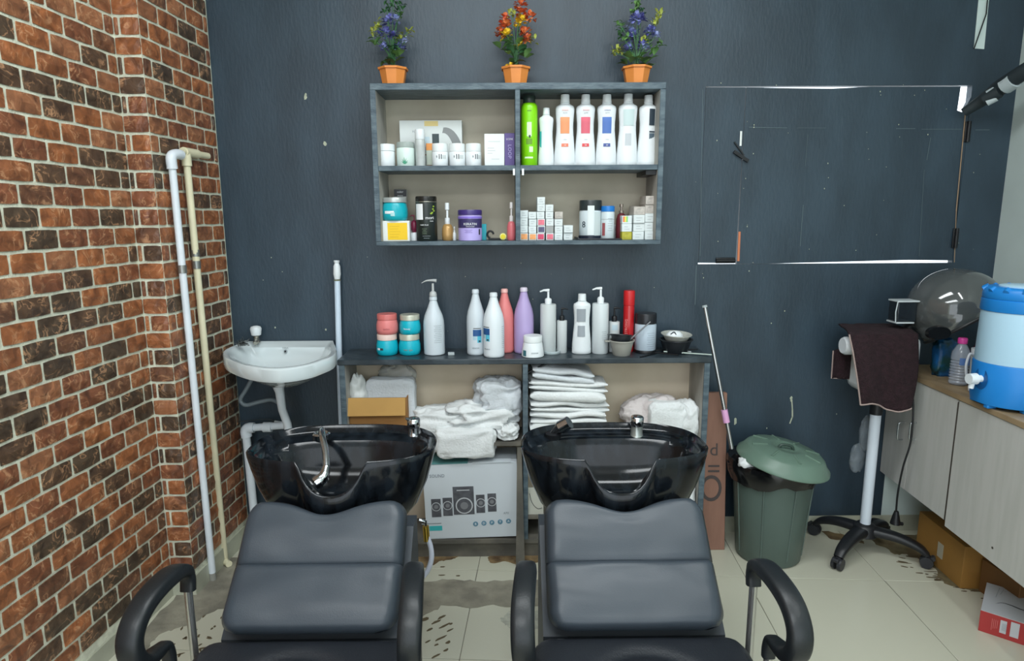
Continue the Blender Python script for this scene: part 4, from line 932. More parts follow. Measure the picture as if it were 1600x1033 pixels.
# carton with open flap, filled with a white pack
bx0, bx1 = cX(549), cX(640)
t = thing('open_carton', 'open brown cardboard box with a hanging flap in the left compartment', 'box', ((bx0 + bx1) / 2, -.1, msh)); bw = bx1 - bx0
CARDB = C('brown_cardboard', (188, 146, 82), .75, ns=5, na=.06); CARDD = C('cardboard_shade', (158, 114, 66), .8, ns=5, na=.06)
bh = cZ(620) - msh
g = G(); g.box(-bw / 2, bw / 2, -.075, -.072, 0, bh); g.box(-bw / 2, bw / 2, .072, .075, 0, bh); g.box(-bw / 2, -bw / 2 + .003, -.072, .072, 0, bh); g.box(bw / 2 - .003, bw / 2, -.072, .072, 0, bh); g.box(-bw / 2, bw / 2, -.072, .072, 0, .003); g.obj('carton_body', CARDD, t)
g = G(); zb_ = cZ(645) - msh; z0_ = bh
g.add([(-bw / 2 + .002, -.076, z0_), (bw / 2 - .006, -.076, z0_), (bw / 2 - .004, -.10, zb_), (-bw / 2 - .008, -.10, zb_ - .002)] + [(-bw / 2 + .002, -.073, z0_), (bw / 2 - .006, -.073, z0_), (bw / 2 - .004, -.097, zb_), (-bw / 2 - .008, -.097, zb_ - .002)],
      [[0, 1, 2, 3], [4, 5, 6, 7], [0, 1, 5, 4], [1, 2, 6, 5], [2, 3, 7, 6], [3, 0, 4, 7]]); g.obj('flap', CARDB, t)
o = heap('wrapped_pack', 'flat white wrapped pack standing up inside the open cardboard box', 'pack', (cX(612), -.10, msh + bh * .3), (.20, .07, cZ(596) - msh - bh * .3), CLOTH2, 4, amp=.07, e=.28)
o = heap('plastic_bag', 'clear crinkled plastic bag bulging above the white wrapped pack', 'bag', (cX(618), -.06, msh + bh), (.16, .05, cZ(578) - msh - bh), PLASTIC, 9, amp=.4, e=.8, nu=30, nv=18)
o = heap('plastic_bag', 'twisted white plastic bag beside the left board of the counter unit', 'bag', (cX(562), -.13, msh + bh * .55), (.07, .05, cZ(588) - msh - bh * .55), C('white_film', (206, 210, 208), .3), 12, amp=.35, e=.9, nu=26, nv=22)
# heap of cloths left compartment
base2 = msh
heap('salon_cape', 'grey-white crumpled cape on top of the cloth heap by the divider', 'cloth', (cX(778), -.10, base2 + .085), (.19, .15, cZ(599) - base2 - .085), CLOTH2, 21, amp=.32, e=.55)
heap('salon_towel', 'big crumpled white towel in the middle of the left compartment heap', 'towel', (cX(752), -.12, base2 + .04), (.29, .15, cZ(629) - base2 - .05), CLOTH, 33, amp=.4, e=.7)
heap('salon_towel', 'small crumpled towel spilling out near the divider at shelf level', 'towel', (cX(793), -.155, base2), (.09, .10, cZ(662) - base2), CLOTH, 37, amp=.3, e=.7)
heap('salon_towel', 'flattened white towel sloping down behind the left basin tap', 'towel', (cX(686), -.11, base2), (.24, .15, cZ(642) - base2), CLOTH, 41, amp=.22, e=.6)
o = heap('salon_towel', 'smooth white towel hanging over the front of the shelf above the printed box', 'towel', (cX(728), -.165, cZ(719, -.22)), (.25, .12, cZ(672) - cZ(719)), CLOTH, 45, amp=.12, e=.4)
# folded stack, right compartment
rb = mz2; zt3 = rb; ys = [700, 679, 661, 644, 628, 612, 596, 576]
ws = [(826, 945), (826, 948), (827, 944), (825, 947), (826, 942), (824, 946), (826, 922)]
nm_ = ['bottom', 'second', 'third', 'fourth', 'fifth', 'sixth', 'top']
for k in range(7):
    z0 = rb if k == 0 else cZ(ys[k], -.17, 880); z1 = cZ(ys[k + 1], -.17, 880)
    a, b = ws[k]; w = (b - a) * 2.6 / 1000
    towel('folded_towel', 'folded white towel, %s one in the tall stack by the divider' % nm_[k], ((cX(a) + cX(b)) / 2, -.115, z0), w, .15 - .012 * (k % 2), (z1 - z0) * 1.08, CLOTH2 if k == 6 else CLOTH, 50 + k, layers=1 if k % 3 == 1 else 2, group='folded towels stacked in the right compartment', rot=(0, radians((0, 1, -1, 2, 2, 4, 8)[k]), radians((0, 2, -3, 3, -2, 2, 4)[k])), sag=.012)
t = thing('hair_strap', 'thin black strap lying over the corner of the towel stack', 'strap', (cX(830), -.19, cZ(588, -.19)))
g = G(); off = t.location; P_ = [onY(822, 584, -.185) - off, onY(838, 576, -.185) - off, onY(856, 567, -.18) - off]; g.tube(smooth_path(P_), .004, 8); g.tube([onY(823, 585, -.185) - off, onY(829, 596, -.192) - off], .0045, 8); g.obj('strap_band', BLACK, t)
heap('salon_towel', 'pinkish white towel draped to a point behind the right basin', 'towel', (cX(1025), -.09, rb), (.24, .13, cZ(627) - rb), C('pinkish_cotton', (212, 204, 202), .9, bump=.3, bs=120), 61, amp=.2, e=.75, rot=(0, radians(-12), 0))
heap('salon_towel', 'square-edged white towel behind the right basin mixer', 'towel', (cX(1038), -.14, rb), (.15, .1, cZ(631) - rb), CLOTH, 63, amp=.12, e=.35)
heap('salon_towel', 'rolled white towel leaning on the right board of the counter unit', 'towel', (cX(1072), -.13, rb), (.09, .12, cZ(632) - rb), CLOTH, 65, amp=.15, e=.7)
heap('salon_towel', 'small rolled towel low beside the right basin and the side board', 'towel', (cX(1068), -.15, .185), (.09, .1, cZ(752) - .185), CLOTH, 67, amp=.12, e=.55)
# printed speaker carton
p0_ = onY(735, 832, -.20); sb0 = .086
t = thing('speaker_carton', 'white carton printed with five loudspeakers, standing in the left compartment', 'box', (onY(738, 780, -.2).x, -.2, sb0 + .004), (0, radians(-1.6), 0))
sw = (809 - 658) * 2.53 / 1000; sh = onY(738, 724, -.2).z - sb0 - .004
WB = C('pale_blue_white_card', (206, 214, 220), .45, ns=3, na=.02)
g = G(); g.box(-sw / 2, sw / 2, 0, .17, 0, sh, bev=.001, seg=1); g.obj('carton_body', WB, t)
def bxy(px, py):            # picture point on the carton face, local
    p = onY(px, py, -.2) - Vector(t.location); a = radians(1.6); return p.x * cos(a) - p.z * sin(a), p.x * sin(a) + p.z * cos(a)
DG = C('speaker_print', (84, 86, 92), .5, ns=40, na=.2); MG = C('cone_print', (126, 128, 132), .5); RG = C('ring_print', (196, 200, 204), .4)
for k, (x0, x1, y0_, y1_, rx_, ry_, rr) in enumerate(((677, 692, 777, 805, 684.5, 789, 7.5), (695, 710, 776, 804, 702.5, 788, 7.5), (711.5, 744.5, 760, 803, 728.5, 789.5, 14), (747, 761, 774, 802, 754.5, 786.5, 7.5), (765, 779, 773, 801, 772, 785.5, 7.5))):
    a = bxy(x0, y1_); b = bxy(x1, y0_); g = G(); g.box(a[0], b[0], -.0008, -.0001, a[1], b[1]); g.mi = 1
    c = bxy(rx_, ry_); r_ = rr * .00253; g.lathe([(r_, -.0012), (r_, -.0009)], (c[0], 0, c[1]), 24, axis='y'); g.mi = 0; g.lathe([(r_ * .86, -.0015), (r_ * .86, -.0013)], (c[0], 0, c[1]), 24, axis='y')
    g.mi = 2; g.lathe([(r_ * .45, -.0018), (r_ * .45, -.0016)], (c[0], 0, c[1]), 20, axis='y')
    if k == 2: g.mi = 1; q = bxy(728, 765); g.box(q[0] - .026, q[0] + .026, -.0012, -.0009, q[1] - .003, q[1] + .001)
    g.obj('printed_speaker', [DG, RG, MG], t)
q = bxy(681, 741); text('R SOUND', .019, C('slate_ink', (120, 128, 138), .5), t, (q[0] + .012, -.001, q[1]), (pi / 2, 0, 0), sx=.9)
q = bxy(793, 804.5); text('A70', .013, GREYINK, t, (q[0], -.001, q[1]), (pi / 2, 0, 0))
a = bxy(672, 826); b = bxy(692, 819); g = G(); g.box(a[0], b[0], -.0009, -.0001, a[1], b[1]); g.obj('teal_panel', C('turquoise_print', (60, 178, 182), .5), t)
a = bxy(660, 815.4); b = bxy(691, 814.6); g = G(); g.box(a[0], b[0], -.0009, -.0001, a[1], b[1]); g.obj('print_line', GREYINK, t)
for px, ch in ((744.5, 'B'), (757.5, 'D'), (770, 'P'), (783, 'T'), (796, 'A')):
    q = bxy(px, 819 - (px - 744) * .035); g = G(); g.lathe([(.0105, -.0012), (.0105, -.0001)], (q[0], 0, q[1]), 18, axis='y'); g.obj('round_icon', C('steel_blue_print', (96, 138, 160), .5), t)
    text(ch, .013, WHITEINK, t, (q[0], -.0016, q[1]), (pi / 2, 0, 0))
g = G(); a = bxy(745, 722); b = bxy(806, 712); g.box(a[0], b[0], -.004, .12, sh + .001, sh + .004); g.obj('top_flap', WB, t)
g = G(); g.box(-sw * .5, -sw * .02, -.002, .12, sh + .0005, sh + .003); g.obj('teal_edge', C('turquoise_shade', (96, 150, 150), .5), t)
# sheets in the right compartment
t = thing('paper_sheet', 'white instruction sheet with a curved print standing right of the divider', 'paper', (onY(836, 800, -.19).x, -.185, .182 if False else .183), (radians(-8), 0, 0))
w_ = .07; h_ = onY(836, 760, -.19).z - .183
t.location.z = .183
g = G(); g.box(-w_ / 2, w_ / 2, 0, .002, 0, h_ * .9); g.obj('sheet', C('old_paper', (190, 190, 178), .7), t)
g = G(); g.tube(smooth_path([(-.022, -.001, h_ * .7), (-.012, -.001, h_ * .4), (.01, -.001, h_ * .2), (.03, -.001, h_ * .22)]), .001, 5); g.obj('print_curve', INK, t)
# worn strip of timber in front of the divider
a_ = onY(810, 700, -.225); b_ = onZ(813, 868, 0); t = thing('timber_strip', 'worn grey strip of wood leaning on the cabinet divider', 'wood', (b_.x, -.30, 0))
g = G(); off = t.location; pts = [onY(806, 868, -.27), onY(820, 862, -.27), onY(815, 700, -.222), onY(808, 700, -.222)]
vs = [p - off for p in pts]; vs[0].z = 0; vs[1].z = .004; g.add(vs + [v + Vector((0, .008, 0)) for v in vs], [[0, 1, 2, 3], [4, 5, 6, 7], [0, 1, 5, 4], [1, 2, 6, 5], [2, 3, 7, 6], [3, 0, 4, 7]]); g.obj('strip', DUSTYB, t)

# ================================================================== WALL BASIN AND PIPES
CER = C('white_ceramic', (214, 224, 226), .12, coat=.5); PVC = C('white_pvc', (220, 228, 234), .3, ns=12, na=.03); CPVC = C('cream_cpvc', (222, 216, 184), .35, ns=12, na=.04)
p = onY(432, 590, -.17); bxc = onY(440, 600, 0).x
t = thing('wash_basin', 'white ceramic corner wash basin fixed to the dark wall', 'basin', (bxc, 0, .885)); B0 = t.location.copy()
# rim outline in x-y (metres, from back left round the front)
def on_r(px, py, z): q = onZ(px, py, z); return (q.x - B0.x, q.y)
zr = .885
out = [on_r(523, 531, zr)[0:1] + (-.004,), on_r(525, 552, zr), on_r(500, 565, zr), on_r(470, 573, zr), on_r(430, 577, zr), on_r(390, 573, zr), on_r(362, 564, zr), on_r(349, 556, zr), on_r(352, 546, zr), (on_r(380, 535, zr)[0], -.02), (on_r(395, 533, zr)[0], -.004)]
cxm = sum(q[0] for q in out) / len(out); cym = -.15
ring = smooth_path([(q[0], q[1], 0) for q in out], 4); n = len(ring)
g = G(); vs, fs = [], []
LV = [(.34, -.125, .25), (.5, -.114, .2), (.75, -.08, .1), (.90, -.055, .03), (.985, -.05, 0), (1.0, -.04, 0), (1.0, -.004, 0), (.985, .0, 0), (.90, -.002, 0), (.84, -.02, 0), (.76, -.05, .02), (.5, -.085, .06), (.2, -.1, .08), (.02, -.103, .1)]
for s, dz, back in LV:
    for q in ring:
        x = cxm + (q.x - cxm) * s; y = (cym + (q.y - cym) * s); y = min(y, -.002)
        if dz < -.01 and LV.index((s, dz, back)) > 8: y = min(y, -.045)
        vs.append((x, y, dz))
for j in range(len(LV) - 1):
    for i in range(n): fs.append([j * n + i, j * n + (i + 1) % n, (j + 1) * n + (i + 1) % n, (j + 1) * n + i])
g.add(vs, fs, True); g.add([vs[i] for i in range(n)], [list(range(n))]); g.obj('bowl', CER, t)
q = onY(446, 549, -.05); g = G(); g.lathe([(.007, -.052), (.007, -.047)], (q.x - B0.x, 0, q.z - B0.z), 14, axis='y'); g.mi = 1; g.lathe([(.004, -.0535), (.004, -.0525)], (q.x - B0.x, 0, q.z - B0.z), 12, axis='y'); g.obj('overflow_hole', [CHROME, BLACK], t)
text('CERA', .010, GREYINK, t, (q.x - B0.x, -.05, q.z - B0.z + .014), (pi / 2, 0, 0))
q = onZ(393, 540, .885); g = G(); X_, Y_ = q.x - B0.x, -.045
g.lathe([(.014, .001), (.014, .008), (.010, .012), (.010, .028), (.014, .03)], (X_, Y_, 0), 16); g.tube([(X_, Y_, .016), (X_ + .01, Y_ - .03, .018), (X_ + .014, Y_ - .05, .008)], .008, 10); g.obj('tap_body', C('worn_chrome', (176, 172, 160), .25, .8), t)
g = G(); g.lathe([(.012, .03), (.020, .034), (.024, .06), (.020, .068), (.008, .072)], (X_, Y_, 0), 8); g.obj('tap_knob', C('pearl_knob', (214, 220, 222), .25), t)
q = onZ(377, 543, .885); t2 = thing('scouring_pad', 'grey wire scouring pad on the corner of the wash basin', 'scourer', (q.x, q.y + .01, .886)); g = G(); rnd = random.Random(4); pp = []
for k in range(120): pp.append(Vector((rnd.gauss(0, .011), rnd.gauss(0, .009), abs(rnd.gauss(.012, .008)) + .001)))
g.tube(pp, .0009, 4); g.obj('wire', C('grey_wire', (96, 100, 98), .4, .6), t2)
# drain stem and flexible hose
t = thing('drain_pipe', 'white basin drain pipe running down the dark wall', 'pipe', (onY(440, 640, -.15).x, -.15, 0)); off = t.location.copy()
st = [onY(434, 592, -.15), onY(437, 612, -.15), onY(441, 640, -.15), onY(449, 662, -.15), onY(455, 700, -.14), onY(458, 740, -.12)]
g = G(); s_ = st[0] - off; top_z = s_.z + .045
g.lathe([(.036, top_z - .03), (.036, top_z - .06), (.026, top_z - .065)][::-1], (s_.x, 0, 0), 20); g.obj('trap_collar', CER, t)
g = G(); g.lathe([(.023, top_z - .075), (.023, top_z - .063)], (s_.x, 0, 0), 18); g.obj('trap_ring', C('steel_ring', (120, 124, 124), .3, .8), t)
g = G(); g.tube([(s_.x, 0, top_z - .075)] + [v - off for v in st[1:]], [.022, .018, .016, .016, .016, .016], 14); g.obj('pipe', PVC, t)
t = thing('waste_hose', 'grey flexible hose looping under the wash basin', 'hose', (onY(395, 600, -.1).x, -.1, 0)); off = t.location.copy()
g = G(); g.tube([v - off for v in smooth_path([onY(396, 588, -.1), onY(385, 608, -.1), onY(376, 624, -.1), onY(384, 633, -.1), onY(405, 628, -.1), onY(425, 625, -.1), onY(443, 634, -.12)])], .0085, 10); g.obj('hose', C('grey_hose', (120, 132, 138), .4), t)
# lower waste pipe with elbow
t = thing('waste_pipe', 'white pvc pipe with an elbow beside the left shampoo basin', 'pipe', (onY(384, 670, -.07).x, -.07, 0)); off = t.location.copy(); e_ = onY(384, 672, -.07) - off
bt = onY(400, 828, -.07) - off; bt.z = .0
g = G(); g.tube([e_ + Vector((0, 0, -.01)), bt], .0165, 14); g.obj('pipe', PVC, t)
g = G(); g.tube(smooth_path([e_ + Vector((.002, 0, -.03)), e_ + Vector((0, 0, -.004)), e_ + Vector((.012, 0, .009)), e_ + Vector((.036, 0, .010))], 5), .022, 14); g.obj('elbow', PVC, t)
h2 = onY(452, 664, -.07) - off
g = G(); g.tube([e_ + Vector((.03, 0, .010)), (h2.x, 0, h2.z)], .0155, 14); g.mi = 1; g.tube([e_ + Vector((.075, 0, .012)), e_ + Vector((.11, 0, .012))], .021, 14); g.obj('pipe', [PVC, PVC], t)
t = thing('thin_wire', 'thin grey wire running from the brick corner over the waste pipe', 'wire', (onY(400, 657, -.03).x, -.03, 0)); off = t.location.copy()
g = G(); g.tube([v - off for v in smooth_path([onY(372, 659, -.03), onY(395, 657, -.03), onY(418, 655, -.03), onY(430, 659, -.03)])], .0018, 5); g.obj('wire', C('grey_wire', (96, 100, 98), .4, .6), t)
g = G(); g.tube([onY(429, 659, -.03) - off, onY(441, 661, -.03) - off], .006, 8); g.obj('connector', WHITE, t)
# telescopic pole behind the counter
a_ = onY(526, 407, -.03); b_ = onY(535, 640, -.03); b_.z = 0
t = thing('telescopic_pole', 'white telescopic pole standing between wash basin and counter unit', 'pole', (b_.x - .003, -.03, 0)); off = t.location.copy()
b2_ = onY(530, 560, -.03); c_ = onY(527, 437, -.03)
g = G(); g.tube([Vector((b2_.x + (b2_.x - c_.x) * 1.6, -.03, 0)) - off, b2_ - off, c_ - off], .0125, 12); g.obj('tube', C('bluish_white_tube', (206, 222, 236), .3), t)
g = G(); g.tube([c_ - off, c_ - off + Vector((0, 0, -.004))], .0145, 12); g.obj('collar', C('olive_ring', (120, 124, 96), .5), t)
g = G(); s = a_ - off; e2 = c_ - off; g.tube([e2 + Vector((0, 0, .002)), e2.lerp(s, .3), e2.lerp(s, .7), e2.lerp(s, .85), e2.lerp(s, .92), s], [.012, .0155, .014, .009, .012, .012], 12); g.obj('grip', WHITE, t)
# supply pipes on the pier
def wallp(px, py, o): return onP(px, py, edge_pier + NX * o, NX)
t = thing('water_pipe', 'white pvc water pipe with a top elbow in front of the brick pier', 'pipe', onZ(333, 906, 0)); off = t.location.copy()
tp = wallp(268, 250, .03); b_ = Vector((0, 0, 0)); tpl = tp - off
g = G(); g.tube([b_, tpl], .0125, 14); g.obj('pipe', PVC, t)
g = G(); g.tube(smooth_path([tpl + Vector((0, 0, -.03)), tpl + Vector((0, 0, .01)), tpl + Vector((.004, .03, .022)), tpl + Vector((.006, .055, .022))], 5), .0175, 14); g.obj('elbow', PVC, t)
m_ = b_.lerp(tpl, .765); g = G(); g.tube([m_ - Vector((0, 0, .014)), m_ + Vector((0, 0, .014))], .0145, 14); g.obj('pipe_clamp', C('clamp_steel', (150, 152, 148), .35, .7), t)
g = G(); g.tube([b_ + Vector((0, 0, .001)), b_.lerp(tpl, .02)], .0128, 14); g.obj('cut_end', C('grey_dust', (146, 146, 138), .7), t)
t = thing('water_pipe', 'cream cpvc water pipe with a horizontal tee, nearer the dark wall', 'pipe', onZ(352, 880, 0)); off = t.location.copy()
tp = wallp(291, 246, .03); tpl = tp - off
g = G(); g.tube([b_, tpl], .0125, 14); g.obj('pipe', CPVC, t)
hr = wallp(324, 240, .03) - off; hl = wallp(284, 239, .03) - off; hl.z = hr.z = tpl.z + .018
g = G(); g.tube([hl, hr], .0125, 14); md = Vector((tpl.x, tpl.y, hl.z)); g.tube([md + (hl - md) * .5, md + (hr - md) * .5], .017, 14); g.tube([tpl - Vector((0, 0, .03)), tpl + Vector((0, 0, .012))], .017, 14); g.obj('tee', CPVC, t)
m_ = b_.lerp(tpl, .762)
g = G(); g.tube([m_ - Vector((0, 0, .014)), m_ + Vector((0, 0, .014))], .0145, 14); g.tube([m_ + Vector((0, 0, .03)), m_ + Vector((0, 0, .055))], .0142, 14); g.obj('pipe_clamp', C('clamp_steel', (150, 152, 148), .35, .7), t)
g = G(); g.tube(smooth_path([(0, 0, .012), (.01, -.012, .011), (.03, -.03, .012)]), .013, 12); g.obj('foot_elbow', CPVC, t)
# ================================================================== SHAMPOO CHAIRS
GLOSS = C('black_glazed_basin', (9, 11, 14), .12, ns=9, rgb2=(26, 32, 38), spec=.42, stretch=(3, 3, .6)); LEATHER = C('black_leatherette', (54, 62, 70), .40, ns=3, na=.08, bump=.06, bs=300, spec=.6)
SEATL = C('black_seat_leatherette', (30, 34, 40), .45, ns=3, na=.08, bump=.12, bs=260); ARM = C('black_arm_rubber', (26, 30, 33), .38, bump=.05, bs=200)
SHELL = C('dark_grey_shell', (56, 62, 68), .5, ns=4, na=.06); STEEL = C('steel_post', (186, 186, 184), .22, .9)
def basin(parent):
    a, b1, b2 = .268, .20, .128; zr = .745; yc = -.894; bot = .50
    N_ = 144
    def rim(t):
        c, s = cos(t), sin(t); n = 3.0 if s > 0 else 2.4
        x = a * (abs(c) ** (2 / n)) * (1 if c >= 0 else -1); y = (b1 if s > 0 else -b2) * (abs(s) ** (2 / n))
        if s > 0: x *= 1 - .07 * (abs(s) ** 2)
        return x, y
    LV = [(.30, .30, .30, -.245), (.45, .5, .42, -.24), (.66, .75, .6, -.21), (.80, .90, .74, -.165), (.905, 1.0, .86, -.10), (.965, 1.04, .95, -.045), (.995, 1.03, .99, -.014), (1.0, 1.01, 1.0, -.003), (.985, .985, .985, .001), (.965, .955, .97, -.003), (.945, .93, .95, -.014),
          (.925, .90, .90, -.022), (.88, .86, .66, -.03), (.85, .84, .60, -.05), (.78, .8, .54, -.10), (.62, .68, .42, -.145), (.35, .4, .24, -.165), (.08, .08, .05, -.17)]
    g = G(); vs = []
    for j, (sx, sf, sr, dz) in enumerate(LV):
        for i in range(N_):
            t = 2 * pi * i / N_; x, y = rim(t); front = max(0, -sin(t))
            X = x * sx; Y = y * (sr if y > 0 else sf)
            nd = .083 * (max(0, 1 - (abs(x) / .092) ** 2.6)) ** .8 * (1 if y < 0 else 0)
            zt = zr - nd; base = zr - .26
            k = (zr + dz - base) / .26; k = max(0, min(1.02, k))
            fr = 1 if j < 12 else .75
            z = base + (zt - base) * k if j < 13 else min(zr + dz, zt - .012 - .35 * (zr - .03 - (zr + dz)))
            if nd > .005: Y -= nd * .35 * (1 if 4 <= j <= 11 else .4)
            vs.append((X, yc + Y, z))
    fs = []
    for j in range(len(LV) - 1):
        for i in range(N_): fs.append([j * N_ + i, j * N_ + (i + 1) % N_, (j + 1) * N_ + (i + 1) % N_, (j + 1) * N_ + i])
    g.add(vs, fs, True); g.add([vs[i] for i in range(N_)], [list(range(N_))[::-1]]); g.add([vs[(len(LV) - 1) * N_ + i] for i in range(N_)], [list(range(N_))])
    o = g.obj('basin', GLOSS, parent)
    g = G(); g.lathe([(.028, zr - .167), (.030, zr - .162), (.022, zr - .161)], (0, yc - .0, 0), 20); g.mi = 1; g.lathe([(.018, zr - .162), (.018, zr - .160)], (0, yc, 0), 16); g.obj('drain', [CHROME, BLACK], o)
    return o
DECK = .745 - .022
def chair(label, xc, kind):
    t = thing('shampoo_chair', label, 'chair', (xc, 0, 0), group=None)
    # pedestal
    g = G(); g.prism([(-.985, 0), (-.985, .575), (-1.05, .575), (-1.19, .44), (-1.25, .385), (-1.25, 0)], -.222, .222, axis='x'); g.box(-.10, .10, -.985, -.86, 0, .52, bev=.01); g.obj('pedestal', SHELL, t)
    bs = basin(t)
    # backrest: two soft panels with a crease
    def pad(y0, z0, y1, z1, w0, w1, th, dip, name, m, cr0, cr1, par=t, bulge=.012):
        d = Vector((0, y1 - y0, z1 - z0)); L = d.length; d.normalize(); nrm = Vector((0, -d.z, d.y)); nrm = nrm if nrm.z > 0 else -nrm
        nu, nv = 33, 21
        def edge(u, v):
            w = (w0 + (w1 - w0) * v) / 2; x = (u * 2 - 1); s = v
            # rounded corners
            lim = 1.0
            if v > 1 - cr1 / L:
                q = (v - (1 - cr1 / L)) * L; lim = 1 - (cr1 - sqrt(max(0, cr1 ** 2 - q ** 2))) / w
            if v < cr0 / L:
                q = (cr0 / L - v) * L; lim = 1 - (cr0 - sqrt(max(0, cr0 ** 2 - q ** 2))) / w
            return x * w * lim
        def f(top):
            def fn(u, v):
                X = edge(u, v); s = v * L - dip * exp(-((X / .085) ** 2)) * max(0, (v - .5) * 2)
                eu = min(u, 1 - u) * 2; ev = min(v, 1 - v) * 2
                e = (1 - (1 - min(1, eu * 7)) ** 2) ** .5 * (1 - (1 - min(1, ev * 5)) ** 2) ** .5
                hgt = (th / 2 * e + bulge * e * sin(pi * v) * .8 + .004 * e * mn.noise(Vector((X * 9, v * 4, xc * 5)))) if top else -th / 2 * e
                p = Vector((X, y0, z0)) + d * s + nrm * hgt; return p
            return fn
        g = G(); g.grid(f(True), nu, nv); g.grid(f(False), nu, nv)
        bm_ = g.obj(name, m, par, fix=False)
        me = bm_.data; bmm = bmesh.new(); bmm.from_mesh(me); bmesh.ops.remove_doubles(bmm, verts=bmm.verts, dist=.0004); bmesh.ops.recalc_face_normals(bmm, faces=bmm.faces[:]); bmm.to_mesh(me); bmm.free()
        for p in me.polygons: p.use_smooth = True
        return bm_
    up = pad(-1.168, .520, -1.045, .648, .425, .42, .048, .040, 'backrest', LEATHER, .012, .05)
    lo = pad(-1.287, .425, -1.158, .530, .425, .425, .050, 0, 'lumbar_panel', LEATHER, .045, .012, par=up)
    # piping around the pad
    def rail(pts, m, name, r=.0045, par=up): g = G(); g.tube(smooth_path(pts, 4), r, 6); return g.obj(name, m, par)
    rail([(-.19, -1.292, .404), (0, -1.295, .402), (.19, -1.292, .404)], ARM, 'bottom_piping')
    # seat
    g = G()
    def sf(u, v):
        x = u * 2 - 1; y = -1.262 - v * .46; w = .262
        if v < .16: q = (.16 - v) / .16; w -= .055 * (1 - sqrt(max(0, 1 - q * q)))
        if v > .86: q = (v - .86) / .14; w -= .06 * (1 - sqrt(max(0, 1 - q * q)))
        e = (1 - (1 - min(1, min(u, 1 - u) * 12)) ** 2) ** .5 * (1 - (1 - min(1, min(v, 1 - v) * 10)) ** 2) ** .5
        rr = sqrt((x * w / .15) ** 2 + ((y + 1.52) / .17) ** 2)
        return (x * w, y, .352 + .06 * e - .010 * exp(-((rr - 1) / .10) ** 2) + .006 * exp(-((rr) ** 2)))
    g.grid(sf, 41, 41); g.grid(lambda u, v: (sf(u, v)[0], sf(u, v)[1], .352), 9, 9); g.obj('seat', SEATL, t)
    g = G(); g.box(-.20, .20, -1.66, -1.0, .30, .352, bev=.01); g.box(-.16, .16, -1.6, -1.20, 0, .30, bev=.02); g.obj('seat_frame', SHELL, t)
    # armrests
    for s in (-1, 1):
        X = .262 * s
        path = smooth_path([(X, -1.300, .548), (X, -1.296, .575), (X + s * .001, -1.305, .600), (X + s * .004, -1.345, .618), (X + s * .010, -1.410, .618), (X + s * .015, -1.465, .602), (X + s * .016, -1.500, .568), (X + s * .014, -1.500, .525), (X + s * .010, -1.470, .496), (X + s * .005, -1.432, .490), (X + s * .002, -1.408, .486), (X, -1.402, .462), (X, -1.402, .440)], 5)
        n_ = len(path); rr = []
        for i in range(n_):
            k = i / (n_ - 1); rr.append(.72 if k < .12 else (.72 + (k - .12) / .15 * .35 if k < .27 else (1.07 if k < .6 else (1.07 - (k - .6) / .2 * .45 if k < .8 else .62))))
        g = G(); g.tube(path, rr, 16, flat=(.023, .0165), up=(1, 0, 0)); arm = g.obj('armrest', ARM, t)
        g = G(); g.tube([(X, -1.300, .30), (X, -1.300, .56)], .0095, 14); g.tube([(X, -1.402, .31), (X, -1.402, .455)], .0095, 14); g.tube([(X, -1.300, .325), (X, -1.402, .325)], .010, 12); g.tube([(X, -1.345, .325), (X * .7, -1.345, .325)], .010, 12); g.obj('arm_post', STEEL, arm)
    # taps
    ty = -.735
    def mixer(x, y, z, par, lever, m2, hgt=.06):
        g = G(); g.lathe([(.020, z), (.022, z + .004), (.0185, z + .010), (.0175, z + hgt * .55)], (x, y, 0), 20); b_ = g.obj('mixer_tap', m2, par)
        g = G(); g.lathe([(.019, z + hgt * .56), (.0205, z + hgt * .6), (.0205, z + hgt * .95), (.017, z + hgt * 1.0)], (x, y, 0), 20); g.tube([(x, y, z + hgt * .85), (x - .02 * lever, y - .022, z + hgt * 1.08)], [.006, .004], 8); g.obj('lever', CHROME, b_)
    if kind == 0:
        mixer(.183, ty, DECK - .012, bs, 1, CHROME, .066)
        hx_, hy_ = -.102, -.75
        g = G(); g.lathe([(.026, DECK - .006), (.027, DECK + .010), (.022, DECK + .014), (.018, DECK + .008)], (hx_, hy_, 0), 22); g.mi = 1; g.lathe([(.0175, DECK + .002), (.0175, DECK + .0075)], (hx_, hy_, 0), 18); g.obj('hose_collar', [CHROME, BLACK], bs)
        P_ = smooth_path([(hx_ - .004, hy_, DECK + .006), (hx_ + .008, hy_ - .02, DECK + .030), (hx_ + .026, hy_ - .075, DECK + .024), (hx_ + .046, hy_ - .12, DECK - .004), (hx_ + .058, hy_ - .16, DECK - .034)], 5)
        g = G(); g.tube(P_, [.007 + .0035 * min(1, i / 8) for i in range(len(P_))], 12); sp_ = g.obj('spray_handle', CHROME, bs)
        e_ = P_[-1]; g = G(); g.tube(smooth_path([e_, e_ + Vector((-.004, -.022, -.022)), e_ + Vector((-.022, -.034, -.036))], 4), [.0115, .0125, .014, .0155, .017, .019, .020, .020, .020][:9], 14); g.mi = 1; g.tube([e_ + Vector((-.022, -.034, -.036)), e_ + Vector((-.026, -.036, -.039))], .017, 12); g.obj('spray_head', [CHROME, BLACK], sp_)
    else:
        mixer(.098, ty - .005, DECK - .012, bs, 1, C('cloudy_chrome', (170, 176, 172), .3, .7), .068)
        hx_, hy_ = -.165, -.755
        g = G(); g.lathe([(.024, DECK - .008), (.025, DECK + .008), (.018, DECK + .012)], (hx_, hy_, 0), 20); g.obj('hose_collar', BLACK, bs)
